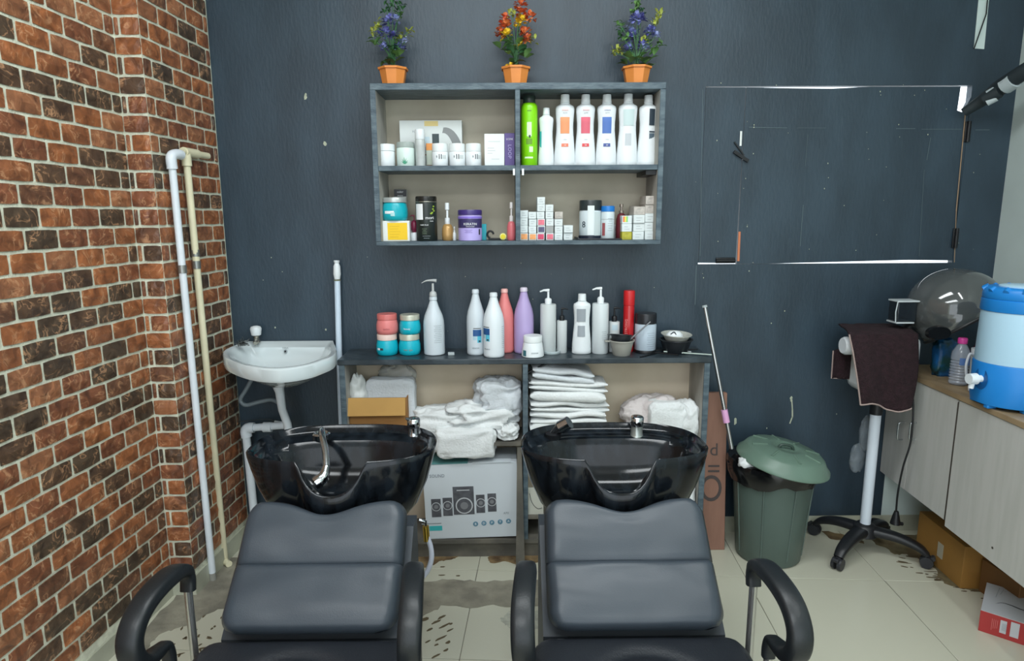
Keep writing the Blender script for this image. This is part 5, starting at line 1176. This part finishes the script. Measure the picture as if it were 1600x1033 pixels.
        A_ = Vector((hx_, hy_, DECK + .004)); g = G(); g.tube([A_, A_ + Vector((.012, -.006, .016)), A_ + Vector((.022, -.012, .026))], [.012, .014, .019], 14); sp_ = g.obj('spray_handle', C('dark_chrome', (90, 94, 98), .2, .9), bs)
        g = G(); B_ = A_ + Vector((.022, -.012, .026)); g.tube([B_, B_ + Vector((.026, -.010, .020))], [.021, .020], 16); g.obj('spray_head', CHROME, sp_)
    return t
chair('black shampoo chair with its basin, the left one beside the brick wall', -.478, 0)
chair('black shampoo chair with its basin, the right one near the green bin', .304, 1)
# inlet hose with brass fitting
t = thing('inlet_hose', 'white hose with a brass fitting behind the left shampoo chair', 'hose', (onY(668, 850, -.72).x, -.72, 0)); off = t.location.copy()
def hp(px, py): return onY(px, py, -.72) - off
g = G(); g.tube(smooth_path([hp(667, 838), hp(673, 855), hp(674, 874), hp(668, 892), hp(660, 902)]), .0085, 12); g.obj('hose', C('milky_hose', (206, 212, 226), .35), t)
g = G(); g.tube([hp(665, 822), hp(667, 845)], .0105, 8); g.obj('brass_nut', C('brass', (190, 160, 70), .3, .9), t)
g = G(); g.tube([hp(655, 812), hp(665, 815), hp(665, 824)], .0055, 8); g.obj('nipple', CHROME, t)

# ================================================================== BIN, BOARD, STICK
bc = Vector((.968, -.185, 0)); 
GB_ = C('green_grey_bin', (82, 98, 92), .4, ns=3, na=.05); GL_ = C('green_lid', (102, 126, 112), .35, ns=6, na=.06)
def oX(px, py): return onY(px, py, bc.y).x
bc.x = (oX(1144, 800) + oX(1262, 800)) / 2
hb_ = onY(1205, 742, bc.y - .15).z; r0, r1 = .128, .158
t = thing('waste_bin', 'green plastic waste bin lined with a black bag, against the dark wall', 'bin', bc)
g = G(); g.lathe([(r0 * .94, 0), (r0, .008), (r0 + (r1 - r0) * .5, hb_ * .5), (r1, hb_ - .012), (r1 + .008, hb_ - .010), (r1 + .008, hb_), (r1 - .004, hb_), (r0 - .004, .012), (.001, .012)], seg=40, cap=False); g.add([(r0 * .94 * cos(a), r0 * .94 * sin(a), 0) for a in [2 * pi * k / 20 for k in range(20)]], [list(range(20))])
for k in range(8):
    a = 2 * pi * k / 8 + .2; g.tube([((r0 + .0008) * cos(a), (r0 + .0008) * sin(a), .03), ((r1 - .001) * cos(a), (r1 - .001) * sin(a), hb_ - .05)], .0035, 5)
g.obj('tub', GB_, t)
BAG = C('black_bag', (14, 15, 17), .18, spec=.7)
g = G()
def bag(u, v):
    th = 2 * pi * u; sag = .045 + .03 * mn.noise(Vector((cos(th) * 2, sin(th) * 2, 3))) + .02 * max(0, -cos(th)); r = r1 + .011 + .012 * sin(pi * v) + .006 * mn.noise(Vector((cos(th) * 6, sin(th) * 6, v * 3)))
    if v < .25: r = r1 - .02 + v / .25 * .03
    return (r * cos(th), r * sin(th), hb_ + (.012 if v < .3 else .012 - (v - .3) / .7 * (sag + .02)) + .008 * mn.noise(Vector((cos(th) * 4, sin(th) * 4, v * 5))))
g.grid(bag, 72, 9, closeu=True); g.obj('bin_bag', BAG, t)
g = G(); g.grid(lambda u, v: (-.17 + .03 * v - .02 * u, -.02 + .03 * u, hb_ - .01 + .035 * v + .008 * mn.noise(Vector((u * 4, v * 4, 0)))), 8, 8); g.obj('bag_tail', BAG, t)
lc = (onY(1150, 708, -.25) + onY(1299, 752, -.25)) / 2
t = thing('bin_lid', 'round green bin lid lying tilted on the open bin', 'lid', (bc.x + .022, bc.y - .035, hb_ + .018), (radians(4), radians(10), 0))
R_ = .176
g = G(); g.lathe([(R_ * .97, -.006), (R_ * 1.0, -.014), (R_ * 1.02, -.010), (R_ * 1.01, .0), (R_ * .94, .012), (R_ * .86, .034), (R_ * .80, .042), (R_ * .42, .052), (R_ * .30, .053), (R_ * .24, .046), (R_ * .10, .045), (.001, .045)], seg=48, cap=False); g.lathe([(R_ * .97, -.006), (R_ * .88, .02), (R_ * .78, .034), (R_ * .3, .044), (.001, .042)], seg=32, cap=False)
g.obj('lid_shell', GL_, t)
for k in range(8):
    a = 2 * pi * k / 8; g = G(); g.tube([(R_ * .44 * cos(a), R_ * .44 * sin(a), .051), (R_ * .78 * cos(a), R_ * .78 * sin(a), .0425)], [.0045, .005], 6); g.obj('rib', GL_, t)
g = G(); g.tube(smooth_path([(-.03, 0, .046), (-.022, 0, .058), (0, 0, .062), (.022, 0, .058), (.03, 0, .046)]), .006, 8); g.obj('lid_handle', C('dark_green_grip', (58, 76, 68), .4), t)
o = heap('tissue', 'crumpled white tissue poking out of the bin under the lid', 'tissue', (bc.x - .13, bc.y - .07, hb_ - .005), (.08, .06, .045), CLOTH, 71, amp=.3, e=.8, nu=22, nv=14)
o = heap('tissue', 'small grey wrapper poking out at the right of the bin', 'tissue', (bc.x + .085, bc.y - .125, hb_ - .016), (.09, .03, .028), C('grey_wrapper', (136, 146, 150), .3), 73, amp=.3, e=.8, nu=18, nv=10)
# long carton leaning by the counter
b0 = onY(1106, 858, -.13); yB = -.145
x0_ = onY(1106, 700, yB).x; x1_ = onY(1141, 700, yB).x; zt_ = onY(1125, 607, -.03).z
t = thing('tall_carton', 'tall narrow brown carton with faded letters leaning beside the counter unit', 'box', ((x0_ + x1_) / 2 - .004, -.155, 0), (radians(-6), 0, 0)); hw = (x1_ - x0_) / 2 + .001
BRN = C('dull_brown_card', (140, 104, 88), .75, ns=4, na=.08, stretch=(6, 6, 1))
g = G(); g.box(-hw, hw, 0, .03, 0, zt_, bev=.002, seg=1); g.obj('carton_body', BRN, t)
BI = C('faded_black_ink', (74, 66, 64), .7)
def lz(py): return onY(1120, py, -.13).z
text('d', .075, BI, t, (-hw * .1, -.0015, lz(705)), (pi / 2, 0, 0)); text('=', .10, BI, t, (-hw * .1, -.0015, lz(735)), (pi / 2, 0, 0)); text('O', .16, BI, t, (-hw * .3, -.0015, lz(765)), (pi / 2, 0, 0), sx=.75)
a_ = onY(1101, 478, -.08); b_ = onY(1145, 712, -.17)
t = thing('mop_stick', 'thin steel stick with a pink band standing in the bin and leaning on the wall', 'stick', (b_.x, -.24, 0)); off = t.location.copy(); d_ = (b_ - a_); b3 = a_ + d_ * ((a_.z - .45) / (a_.z - b_.z)); 
t.location = b3; off = t.location.copy()
g = G(); g.tube([b3 - off + Vector((0, 0, .004)), a_ - off], .0082, 12); g.obj('rod', STEEL, t)
k0 = a_ + d_ * ((640 - 478) / 234.); k1 = a_ + d_ * ((660 - 478) / 234.)
g = G(); g.tube([k0 - off, k1 - off], .0135, 14); g.obj('pink_band', C('pink_band', (222, 166, 208), .4), t)
g = G(); g.tube([a_ - off - d_ * .004, a_ - off + d_ * .01], .0105, 12); g.obj('end_cap', C('pale_cap', (170, 180, 182), .4), t)
# ================================================================== RIGHT SIDE: CABINET, STEAMER, COOLER
LAM = C('grey_laminate', (188, 189, 184), .5, ns=7, rgb2=(196, 196, 192), stretch=(6, 6, .5)); EDGE = C('peeling_dark_edge', (58, 52, 46), .7); TOPM = C('tan_wood_top', (136, 116, 88), .5, ns=6, rgb2=(160, 138, 106), stretch=(5, 1, 1))
cb = onY(1374, 736); CB0 = Vector((cb.x, 0, 0)); cz0, cz1 = .285, .765
def cpl(px, py): return onP(px, py, CB0, NX)           # point on the plane of the doors
def cloc(s, u, z): return CB0 - ND * s + NX * u + Vector((0, 0, z))     # s towards the camera, u into the wall
ca = thing('wall_cabinet', 'grey laminate base cabinet hung on the right hand wall, doors facing the chairs', 'cabinet', (CB0.x, 0, cz0)); off = ca.location.copy()
def cbox(name, s0, s1, u0, u1, z0, z1, m, parent=ca, bev=.001, o=None):
    g = G(); g.box(0, s1 - s0, 0, u1 - u0, z0, z1, bev=bev, seg=1)
    # local: x -> along wall towards camera, y -> into wall
    M = Matrix((-ND, NX, Vector((0, 0, 1)))).transposed(); org = cloc(s0, u0, 0)
    g.v = [M @ v + org for v in g.v]; return g.obj(name, m, parent, off=(o if o is not None else off))
SL = 2.0
cbox('carcass', .0, SL, .019, .33, cz0, cz1 - .022, LAM)
cbox('worktop', .0, SL + .01, -.006, .345, cz1 - .020, cz1, TOPM, bev=.002)
def sof(px, py): q = cpl(px, py); return -(q.y) / ND.y
s1_, s2_ = sof(1420, 700), sof(1489, 700)
doors = [(.004, s1_ - .002), (s1_ + .002, s2_ - .004), (s2_ + .004, s2_ + .46), (s2_ + .464, s2_ + .92)]
D_ = []
for k, (a, b) in enumerate(doors):
    d = cbox('door', a, min(b, SL), 0, .018, cz0 + (.0 if k < 2 else -.02), cz1 - .022, LAM); D_.append(d)
cbox('edge_band', s2_ - .0035, s2_ + .0035, -.0008, .016, cz0, cz1 - .03, EDGE)
for k, (px, sgn) in enumerate(((1412, 0), (1431, 1))):
    q0 = cpl(px, 662); s = sof(px, 670); z0, z1 = cpl(px, 688).z, cpl(px, 660).z
    g = G(); A = cloc(s, -.0, z0); B = cloc(s, 0, z1); n = -NX * .022
    g.tube(smooth_path([A, A + n * .8, A + n + Vector((0, 0, .012)), B + n - Vector((0, 0, .012)), B + n * .8, B], 4), .0035, 8); g.obj('handle', CHROME, D_[k], off=off)
q = cpl(1551, 856); g = G(); g.lathe([(.004, 0), (.004, .001)], (0, 0, 0), 8, axis='y'); M = Matrix((-ND, NX, Vector((0, 0, 1)))).transposed(); g.v = [M @ v + q - NX * .0015 for v in g.v]; g.obj('screw_mark', EDGE, D_[2], off=off)
# boxes under the cabinet
def rbx(name, label, cat, c, rz, w, d, h, m, ex=None):
    t = thing(name, label, cat, c, (0, 0, rz)); g = G(); g.box(-w / 2, w / 2, -d / 2, d / 2, 0, h, bev=.002, seg=1); g.obj('carton_body', m, t); return t
YB = C('yellow_brown_card', (150, 110, 52), .7, ns=5, na=.1)
q0 = onZ(1453, 852, 0); q1 = onZ(1545, 905, 0)
mid = (q0 + q1) / 2; ang = atan2(q1.y - q0.y, q1.x - q0.x); L_ = (q1 - q0).length
nn = Vector((-sin(ang), cos(ang), 0))
XL = onZ(1462, 872, 0).x; s_a = .10; s_b = .40
t = rbx('cardboard_box', 'brown cardboard box pushed under the wall cabinet behind the steamer', 'box', cloc(.30, .21, 0), -YAW + pi / 2, .30, .22, .17, YB)
g = G(); g.box(-.03, .005, .1105, .1115, .05, .11); g.obj('shipping_label', C('worn_label', (176, 170, 150), .6), t)
t = rbx('cardboard_box', 'darker cardboard box under the cabinet, nearer the red and white carton', 'box', cloc(.53, .27, 0), -YAW + pi / 2 + .12, .17, .20, .13, C('dark_brown_card', (112, 78, 42), .7, ns=5, na=.1))
heap('plastic_bag', 'crumpled clear bag under the cabinet beside the cardboard boxes', 'bag', cloc(.70, .29, 0), (.12, .10, .12), C('smoky_film', (120, 116, 108), .2, alpha=.6), 81, amp=.35, e=.8, nu=26, nv=16)
# red and white carton on the floor
a_ = onZ(1528, 985, 0); b_ = onZ(1600, 1009, 0); ang = atan2(b_.y - a_.y, b_.x - a_.x)
hh_ = onX(1529, 952, a_.x).z if False else onY(1530, 953, a_.y).z
t = thing('hair_tool_carton', 'red and white product carton lying on the floor by the cabinet', 'box', a_, (0, 0, ang)); dd = (onZ(1555, 914, hh_) - onZ(1530, 952, hh_)).length
RED = C('brick_red_card', (164, 52, 52), .45, ns=4, na=.06); WT = C('greyish_card', (186, 188, 192), .4, ns=4, na=.04)
g = G(); g.box(0, .2, 0, dd, 0, hh_ - .001, bev=.001, seg=1); g.mi = 1; g.box(0.0004, .1996, .0004, dd - .0004, hh_ - .0012, hh_, bev=0); g.obj('carton_body', [RED, WT], t)
pf = Vector((cos(ang), sin(ang), 0)); fnrm = Vector((sin(ang), -cos(ang), 0))
def fl_(px, py): q = onP(px, py, a_, fnrm) - a_; return q.dot(pf), q.z
for (xa, ya, xb, yb) in ((1561, 988, 1574, 972), (1577, 994, 1594, 976)):
    A, B = fl_(xa, ya), fl_(xb, yb); g = G(); g.box(min(A[0], B[0]), max(A[0], B[0]), -.0008, -.0001, min(A[1], B[1]), max(A[1], B[1])); g.obj('white_sticker', WT, t)
A = fl_(1564.5, 985); B = fl_(1570, 975)
for k in range(7): z_ = A[1] + (B[1] - A[1]) * (k + .5) / 7; g = G(); g.box(A[0], B[0] + .006, -.0014, -.0009, z_ - .0006, z_ + .0006); g.obj('barcode_line', GREYINK, t)
RP = C('faint_pink_ink', (206, 120, 116), .5)
for k, px in enumerate((1548, 1551, 1554, 1557)):
    A = fl_(px, 984 if k == 0 else 982); B = fl_(px, 966 + k); g = G(); g.box(A[0], A[0] + .0012, -.0008, -.0001, A[1], B[1]); g.obj('print_line', RP, t)
g = G(); pts_ = [onZ(px, py, hh_ + .0006) - a_ for px, py in ((1556, 943), (1566, 942), (1580, 946), (1592, 951), (1604, 955), (1618, 958))]
R2 = Matrix.Rotation(-ang, 3, 'Z'); g.tube([R2 @ Vector((v.x, v.y, hh_ + .0004)) for v in smooth_path(pts_, 4)], [.0004 + .0026 * min(1, i / 10) for i in range(21)], 6, flat=(.12, 1)); g.obj('printed_iron', INK, t)
for k in range(3):
    A = R2 @ (onZ(1562 + 7 * k, 919 + 2 * k, hh_) - a_); B = R2 @ (onZ(1556 + 7 * k, 933 - 4 * k, hh_) - a_); g = G(); g.tube([(A.x, A.y, hh_ + .0002), (B.x, B.y, hh_ + .0002)], .0006, 4); g.obj('print_line', GREYINK, t)

# ---------------------------------------------------------------- hair steamer
HY = -.20
sc_ = Vector((1.487, -.175, 0)); t = thing('hair_steamer', 'hair steamer with a smoky dome hood on a white pole and black castor base', 'hair steamer', sc_)
BP = C('black_base_plastic', (28, 30, 33), .4)
ends = [(218, .225), (325, .225), (36, .19), (132, .20)]
g = G(); g.lathe([(.045, .075), (.05, .08), (.045, .115), (.03, .128)], seg=24)
g.obj('hub', BP, t)
for a, r in ends:
    a = radians(a); g = G(); d = Vector((cos(a), sin(a), 0))
    P_ = smooth_path([Vector((0, 0, .10)), d * r * .5 + Vector((0, 0, .098)), d * r * .85 + Vector((0, 0, .078)), d * r + Vector((0, 0, .052))], 5)
    g.tube(P_, [1.2 - .5 * i / 15 for i in range(16)], 12, flat=(.016, .026), up=(0, 0, 1)); lg = g.obj('base_leg', BP, t)
    g = G(); c = d * r; s = Vector((-sin(a), cos(a), 0))
    g.tube([c + Vector((0, 0, .055)), c + Vector((0, 0, .035))], .010, 10)
    for q in (-1, 1): g.tube([c + s * (.006 * q) + Vector((0, 0, .0255)), c + s * (.019 * q) + Vector((0, 0, .0255))], [.0255, .0235], 18)
    g.tube([c + d * .02 + Vector((0, 0, .045)) - s * .012, c + d * .02 + Vector((0, 0, .045)) + s * .012], .009, 8); g.obj('castor', C('castor_grey', (44, 46, 50), .45), lg)
ptop = onY(1377, 640, -.175) - sc_; ptop.x = .0 + ptop.x
g = G(); g.tube([Vector((0, 0, .125)), Vector((0, 0, .60))], .0205, 20); g.obj('pole', C('white_pole', (206, 216, 226), .3), t)
g = G(); g.tube([Vector((0, 0, .60)), Vector((0, 0, .66))], .024, 18); g.obj('pole_collar', BP, t)
# head unit under the towel
def sl(px, py, Y=HY): return onY(px, py, Y) - sc_
g = G(); g.box(-.10, .11, -.085, .075, .70, .93, bev=.03, seg=3); g.obj('steam_unit', C('offwhite_unit', (214, 220, 222), .35), t)
g = G(); g.lathe([(.03, -.03), (.036, -.02), (.036, .03), (.03, .04)], (-.135, -.01, .885), 20, axis='x'); g.obj('side_knob', C('bright_white_knob', (226, 232, 236), .35), t)
g = G(); g.tube(smooth_path([(.06, .0, .90), (.10, .01, .95), (.15, .015, .985)]), .022, 12); g.obj('neck', BP, t)
# dome hood
hc = sl(1492, 482, -.20); rr_ = .156
HOOD = C('smoky_hood', (74, 78, 78), .08, alpha=1, coat=.8, spec=.6)
ax = Vector((.35, -.25, -.55)).normalized()      # open side: forward and down to the right
g = G(); u_ = ax.orthogonal().normalized(); w_2 = ax.cross(u_)
def dome(u, v):
    a = 2 * pi * u; p = pi * (1 - v * .62); r = rr_ * (1 + (.04 if v > .9 else 0))
    q = (u_ * cos(a) + w_2 * sin(a)) * sin(p) * r + ax * (-cos(p)) * -1 * r
    return hc + Vector((q.x * 1.1, q.y, q.z))
g.grid(dome, 48, 26, closeu=True); g.obj('hood', HOOD, t)
g = G(); rim_ = [dome(k / 48, 1.0) for k in range(49)]; g.tube(rim_, .006, 8); g.obj('hood_rim', C('dark_rim', (40, 42, 44), .3), t)
q = sl(1465, 520, -.36); g = G(); g.lathe([(.030, -.012), (.034, 0), (.026, .012)], q, 20, axis='y', sx=1.4, sy=.8); g.mi = 1
g.obj('hood_joint', [C('glossy_black_joint', (18, 19, 21), .1), CHROME], t)
g = G(); a = sl(1400, 470, -.22); b = sl(1428, 503, -.22); g.box(a.x, b.x, -.06, .0, b.z, a.z, bev=.006); bt_ = g.obj('water_tank', C('dark_clear_tank', (34, 40, 46), .1, alpha=.85), t)
g = G(); g.box(a.x - .002, b.x + .004, -.064, .002, a.z - .004, a.z + .002, bev=.001); g.box(a.x - .002, b.x - .01, -.064, .002, b.z - .004, b.z + .002, bev=.001); g.tube([(a.x - .004, -.062, b.z), (a.x - .007, -.062, (a.z + b.z) / 2), (a.x - .002, -.062, a.z)], .0022, 6); g.obj('tank_trim', C('pale_trim', (190, 198, 200), .3), bt_)
# maroon towel over the unit
TW = C('maroon_terry', (42, 25, 30), .95, ns=60, na=.25, bump=.8, bs=220); HEM = C('pale_hem', (158, 140, 134), .9)
t = thing('maroon_towel', 'dark maroon towel draped over the hair steamer unit', 'towel', (sc_.x, sc_.y, .0)); off = t.location.copy()
tl, tr_ = onY(1322, 515, -.265), onY(1432, 513, -.265); ztop_ = .955
bl, br = onY(1343, 632, -.285), onY(1413, 640, -.285)
TLf = onY(1328, 517, -.27); TRf = onY(1436, 516, -.27)
def tw(u, v):
    # v 0 = front hem, .62 = front top fold, 1 = back hem side
    if v < .66:
        k = v / .66; zb2 = bl.z + (br.z - bl.z) * u + .012 * sin(u * 7); bot = Vector((bl.x + (br.x + .02 - bl.x) * u, -.292 - .01 * sin(u * 9), zb2)); top = Vector((TLf.x + (TRf.x - TLf.x) * u, -.268, ztop_ - .01))
        p = bot.lerp(top, k); p.x += (.012 * sin(k * pi) if u > .8 else 0); p.y += -.012 * sin(k * pi) * (.6 + .4 * sin(u * 11)) ; return p + Vector((0, 0, .006 * mn.noise(Vector((u * 5, v * 5, 1)))))
    k = (v - .66) / .34; y = -.268 + k * .18; return Vector((TLf.x + (TRf.x - TLf.x) * u + .05 * k * (1 - u), y, ztop_ - .01 + .012 * sin(min(1, k * 3) * pi / 2) + .004 * mn.noise(Vector((u * 6, k * 6, 5)))))
g = G(); g.grid(tw, 30, 36); tb = g.obj('towel_cloth', TW, t, off=off); md_ = tb.modifiers.new('s', 'SOLIDIFY'); md_.thickness = .006; md_.offset = -1
g = G()
l0 = [onY(1302, 548, -.13), onY(1299, 591, -.13), onY(1330, 592, -.14), onY(1330, 540, -.14)]
def sidef(u, v):
    a = l0[0].lerp(l0[3], u); b = l0[1].lerp(l0[2], u); return a.lerp(b, v) + Vector((0, .006 * sin(u * 8), 0))
g.grid(sidef, 10, 12); sb_ = g.obj('side_drape', TW, t, off=off); md_ = sb_.modifiers.new('s', 'SOLIDIFY'); md_.thickness = .006
g = G(); g.tube([tw(k / 20, 0) - off for k in range(21)], .0032, 6); g.tube([tw(0, k / 20 * .66) - off for k in range(21)], .0032, 6); g.tube([l0[0] - off, l0[1] - off, l0[2] - off], .003, 6); g.obj('hem', HEM, t)
# hanging cable with plug
t = thing('power_cable', 'black power cable with a plug hanging in front of the cabinet doors', 'cable', (onY(1418, 700, -.32).x, -.3, 0)); off = t.location.copy()
g = G(); g.tube([v - off for v in smooth_path([onY(1425, 612, -.22), onY(1427, 640, -.26), onY(1423, 690, -.27), onY(1411, 730, -.26), onY(1403, 770, -.24), onY(1400, 800, -.22)], 6)], .0038, 8); g.obj('cord', BLACK, t)
p_ = onY(1400, 806, -.22) - off; g = G(); g.tube([p_ + Vector((0, 0, .02)), p_, p_ - Vector((0, 0, .035))], [.008, .013, .020], 12); g.tube([p_ - Vector((.01, 0, .03)), p_ - Vector((-.03, 0, .036))], .008, 8); g.obj('plug', BLACK, t)
o = heap('plastic_bag', 'clear plastic bag hanging beside the white steamer pole', 'bag', onY(1337, 738, -.12), (.06, .03, .12), C('clear_bag', (150, 160, 168), .1, alpha=.28, spec=.9), 91, amp=.4, e=.9, nu=24, nv=18)
o = heap('plastic_bag', 'upper fold of a clear bag knotted behind the steamer pole', 'bag', onY(1350, 705, -.12), (.05, .03, .15), C('clear_bag', (150, 160, 168), .1, alpha=.28, spec=.9), 93, amp=.4, e=.9, nu=24, nv=18)

# ---------------------------------------------------------------- things on the cabinet
q = onZ(1528, 634, cz1); Rw = .115
wc = onZ(1600, 648, cz1); wc.x = q.x + Rw * .93; wc.y = onZ(1555, 646, cz1).y + Rw * .75
dW = dep((wc.x, wc.y, 1.0)); 
xleft = onY(1533, 560, wc.y).x; wc.x = xleft + Rw + .002
ztopw = onY(1560, 446, wc.y).z; Hw = ztopw - cz1
t = thing('water_cooler', 'blue and white insulated water cooler jug with a white tap, at the right edge', 'water jug', (wc.x, wc.y, cz1))
BL = C('cooler_blue', (30, 128, 206), .4); LB = C('cooler_pale_blue', (176, 212, 232), .4)
g = G(); g.lathe([(Rw * .90, .010), (Rw * .97, .013), (Rw * 1.0, .03), (Rw * 1.02, Hw * .36), (Rw * 1.0, Hw * .372)], seg=48); body_ = g.obj('base', BL, t)
for k in range(6):
    a = 2 * pi * k / 6 + .3; g = G(); g.box(-.015, .015, -.01, .01, 0, .0125, bev=.003); g.v = [Vector((v.x + Rw * .82 * cos(a), v.y + Rw * .82 * sin(a), v.z)) for v in g.v]; g.obj('foot', BL, t)
g = G(); g.lathe([(Rw * .985, Hw * .373), (Rw * .99, Hw * .38), (Rw * .965, Hw * .78), (Rw * .96, Hw * .795)], seg=48); g.obj('barrel', LB, t)
g = G(); g.lathe([(Rw * .985, Hw * .793), (Rw * 1.0, Hw * .8), (Rw * .985, Hw * .885), (Rw * .96, Hw * .89), (Rw * .985, Hw * .9), (Rw * .97, Hw * .965), (Rw * .90, Hw * .985), (Rw * .5, Hw * .985)], seg=48); li = g.obj('lid', BL, t)
for k in range(14):
    a = 2 * pi * k / 14; g = G(); g.tube([(Rw * .86 * cos(a), Rw * .86 * sin(a), Hw * .978), (Rw * .985 * cos(a), Rw * .985 * sin(a), Hw * .955)], .009, 8); g.obj('lid_lug', BL, li)
g = G(); g.lathe([(Rw * .62, Hw * .984), (Rw * .62, Hw * .994), (Rw * .58, Hw * 1.0)], seg=32); g.obj('top_disc', LB, li)
tz = onY(1553, 605, wc.y - Rw).z - cz1; tx = onY(1551, 605, wc.y - Rw * .9).x - wc.x
g = G(); ta = atan2(-sqrt(max(.0001, Rw ** 2 - tx ** 2)), tx); dt = Vector((cos(ta), sin(ta), 0)); c_ = dt * Rw * .985 + Vector((0, 0, tz))
sd_ = Vector((-dt.y, dt.x, 0)); g.grid(lambda u, v: c_ + dt * (.0025) + (sd_ * cos(2 * pi * u) * .9 + Vector((0, 0, 1)) * sin(2 * pi * u) * 1.2) * .030 * (.02 + v), 20, 3, closeu=True); g.obj('tap_recess', C('cooler_blue_dark', (20, 88, 150), .4), t)
g = G(); g.tube([c_, c_ + dt * .022], [.012, .011], 12); g.tube([c_ + dt * .02, c_ + dt * .045], [.019, .017], 16); g.tube([c_ + dt * .03, c_ + dt * .034 - Vector((0, 0, .032))], [.010, .008], 10); g.obj('tap', C('tap_white', (222, 230, 234), .35), t)
# pet bottle
q = onZ(1502, 603, cz1)
t = thing('water_bottle', 'clear plastic water bottle with a pink cap on the cabinet', 'bottle', (q.x, q.y + .02, cz1)); hB = onY(1504, 528, q.y + .02).z - cz1; rB = .0315
PET = C('clear_pet', (190, 200, 214), .06, alpha=.42, spec=.8)
pf_ = [(rB * .8, 0), (rB, .006)]
for k in range(8): z = hB * (.08 + k * .06); pf_ += [(rB, z), (rB * .9, z + hB * .02), (rB * .9, z + hB * .03), (rB, z + hB * .045)]
pf_ += [(rB, hB * .6), (rB * .95, hB * .7), (rB * .6, hB * .82), (rB * .42, hB * .87), (rB * .42, hB * .9)]
g = G(); g.lathe(pf_, seg=24); g.obj('body', PET, t)
g = G(); g.lathe([(rB * .46, hB * .88), (rB * .5, hB * .885), (rB * .5, hB * .98), (rB * .44, hB)], seg=18); g.obj('cap', C('magenta_cap', (206, 66, 150), .35), t)
curved(rB, -40, 30, hB * .45, hB * .6, C('bottle_blue_label', (86, 120, 176), .4), t, name='label')
o = heap('snack_packet', 'crumpled dark green and blue packet behind the water bottle', 'packet', onZ(1479, 590, cz1) + Vector((0, .03, 0)), (.075, .05, onY(1478, 541, -.35).z - cz1), C('dark_green_packet', (22, 62, 62), .35, ns=20, rgb2=(30, 92, 150)), 95, amp=.2, e=.45, nu=30, nv=20)
q = onZ(1533, 600, cz1)
t = thing('bottle', 'dark bottle with a red cap standing behind the white mug', 'bottle', (onY(1529, 560, -.36).x, -.36, cz1)); hB = onY(1529, 512, -.36).z - cz1
g = G(); g.lathe([(.024, 0), (.026, .004), (.026, hB * .6), (.012, hB * .75), (.010, hB * .86)], seg=20); g.obj('body', C('maroon_glass', (70, 30, 48), .15), t)
g = G(); g.lathe([(.012, hB * .85), (.0125, hB * .99), (.010, hB)], seg=16); g.obj('cap', C('red_bottle_cap', (190, 44, 56), .35), t)
q = onY(1524, 573, -.44)
t = thing('mug', 'white mug with its handle showing beside the water cooler', 'mug', (q.x + .012, -.44, cz1)); hM = onY(1530, 545, -.44).z - cz1
MUG = C('mug_white', (216, 222, 228), .25)
g = G(); g.lathe([(.020, 0), (.024, .003), (.028, hM - .004), (.028, hM), (.025, hM), (.022, .006), (.001, .006)], seg=24, cap=False); g.obj('cup', MUG, t)
g = G(); g.tube(smooth_path([(-.024, -.004, hM * .85), (-.042, -.006, hM * .88), (-.050, -.006, hM * .62), (-.042, -.006, hM * .36), (-.024, -.004, hM * .34)]), .0045, 8); g.obj('handle', MUG, t)

# ---------------------------------------------------------------- insulated pipe with tape, top right
a_ = onY(1506, 176, -.04); b_ = onX(1640, 92, 2.0)
b_ = onY(1640, 88, -.30)
t = thing('insulated_pipe', 'black insulated air conditioner pipe bound with grey tape, top right corner', 'pipe', (b_.x, b_.y, b_.z)); off = t.location.copy()
INS = C('black_foam_sleeve', (34, 44, 48), .6); TAPE = C('grey_tape', (178, 190, 192), .45)
P_ = [a_ - off, onY(1545, 150, -.10) - off, onY(1580, 125, -.19) - off, Vector((0, 0, 0))]
g = G(); g.tube(smooth_path(P_, 6), [.018 + .012 * min(1, i / 9) for i in range(19)], 14); g.obj('foam_sleeve', INS, t)
def seg_(p, q, r, dz=0): 
    g = G(); g.tube([p - off + Vector((0, -.002, dz)), q - off + Vector((0, -.002, dz))], r, 14); g.obj('tape_band', TAPE, t)
seg_(onY(1570, 134, -.165), onY(1585, 124, -.20), .0325)
seg_(onY(1543, 148, -.13), onY(1558, 139, -.15), .0155, 0); seg_(onY(1541, 160, -.13), onY(1556, 152, -.15), .0155, 0)
g = G(); a2_ = onY(1538, 156, -.12) - off; g.tube([a2_, onY(1562, 143, -.16) - off], .024, 12); g.obj('twin_sleeve', INS, t)
t = thing('hanging_cable', 'thin dark cord hanging in front of the pale strip, top right', 'cord', onY(1535, 20, -.02)); off = t.location.copy()
g = G(); g.tube([v - off for v in (onY(1543, 0, -.012), onY(1541, 22, -.012), onY(1522, 76, -.012))], .0025, 6); g.obj('cord', BLACK, t)
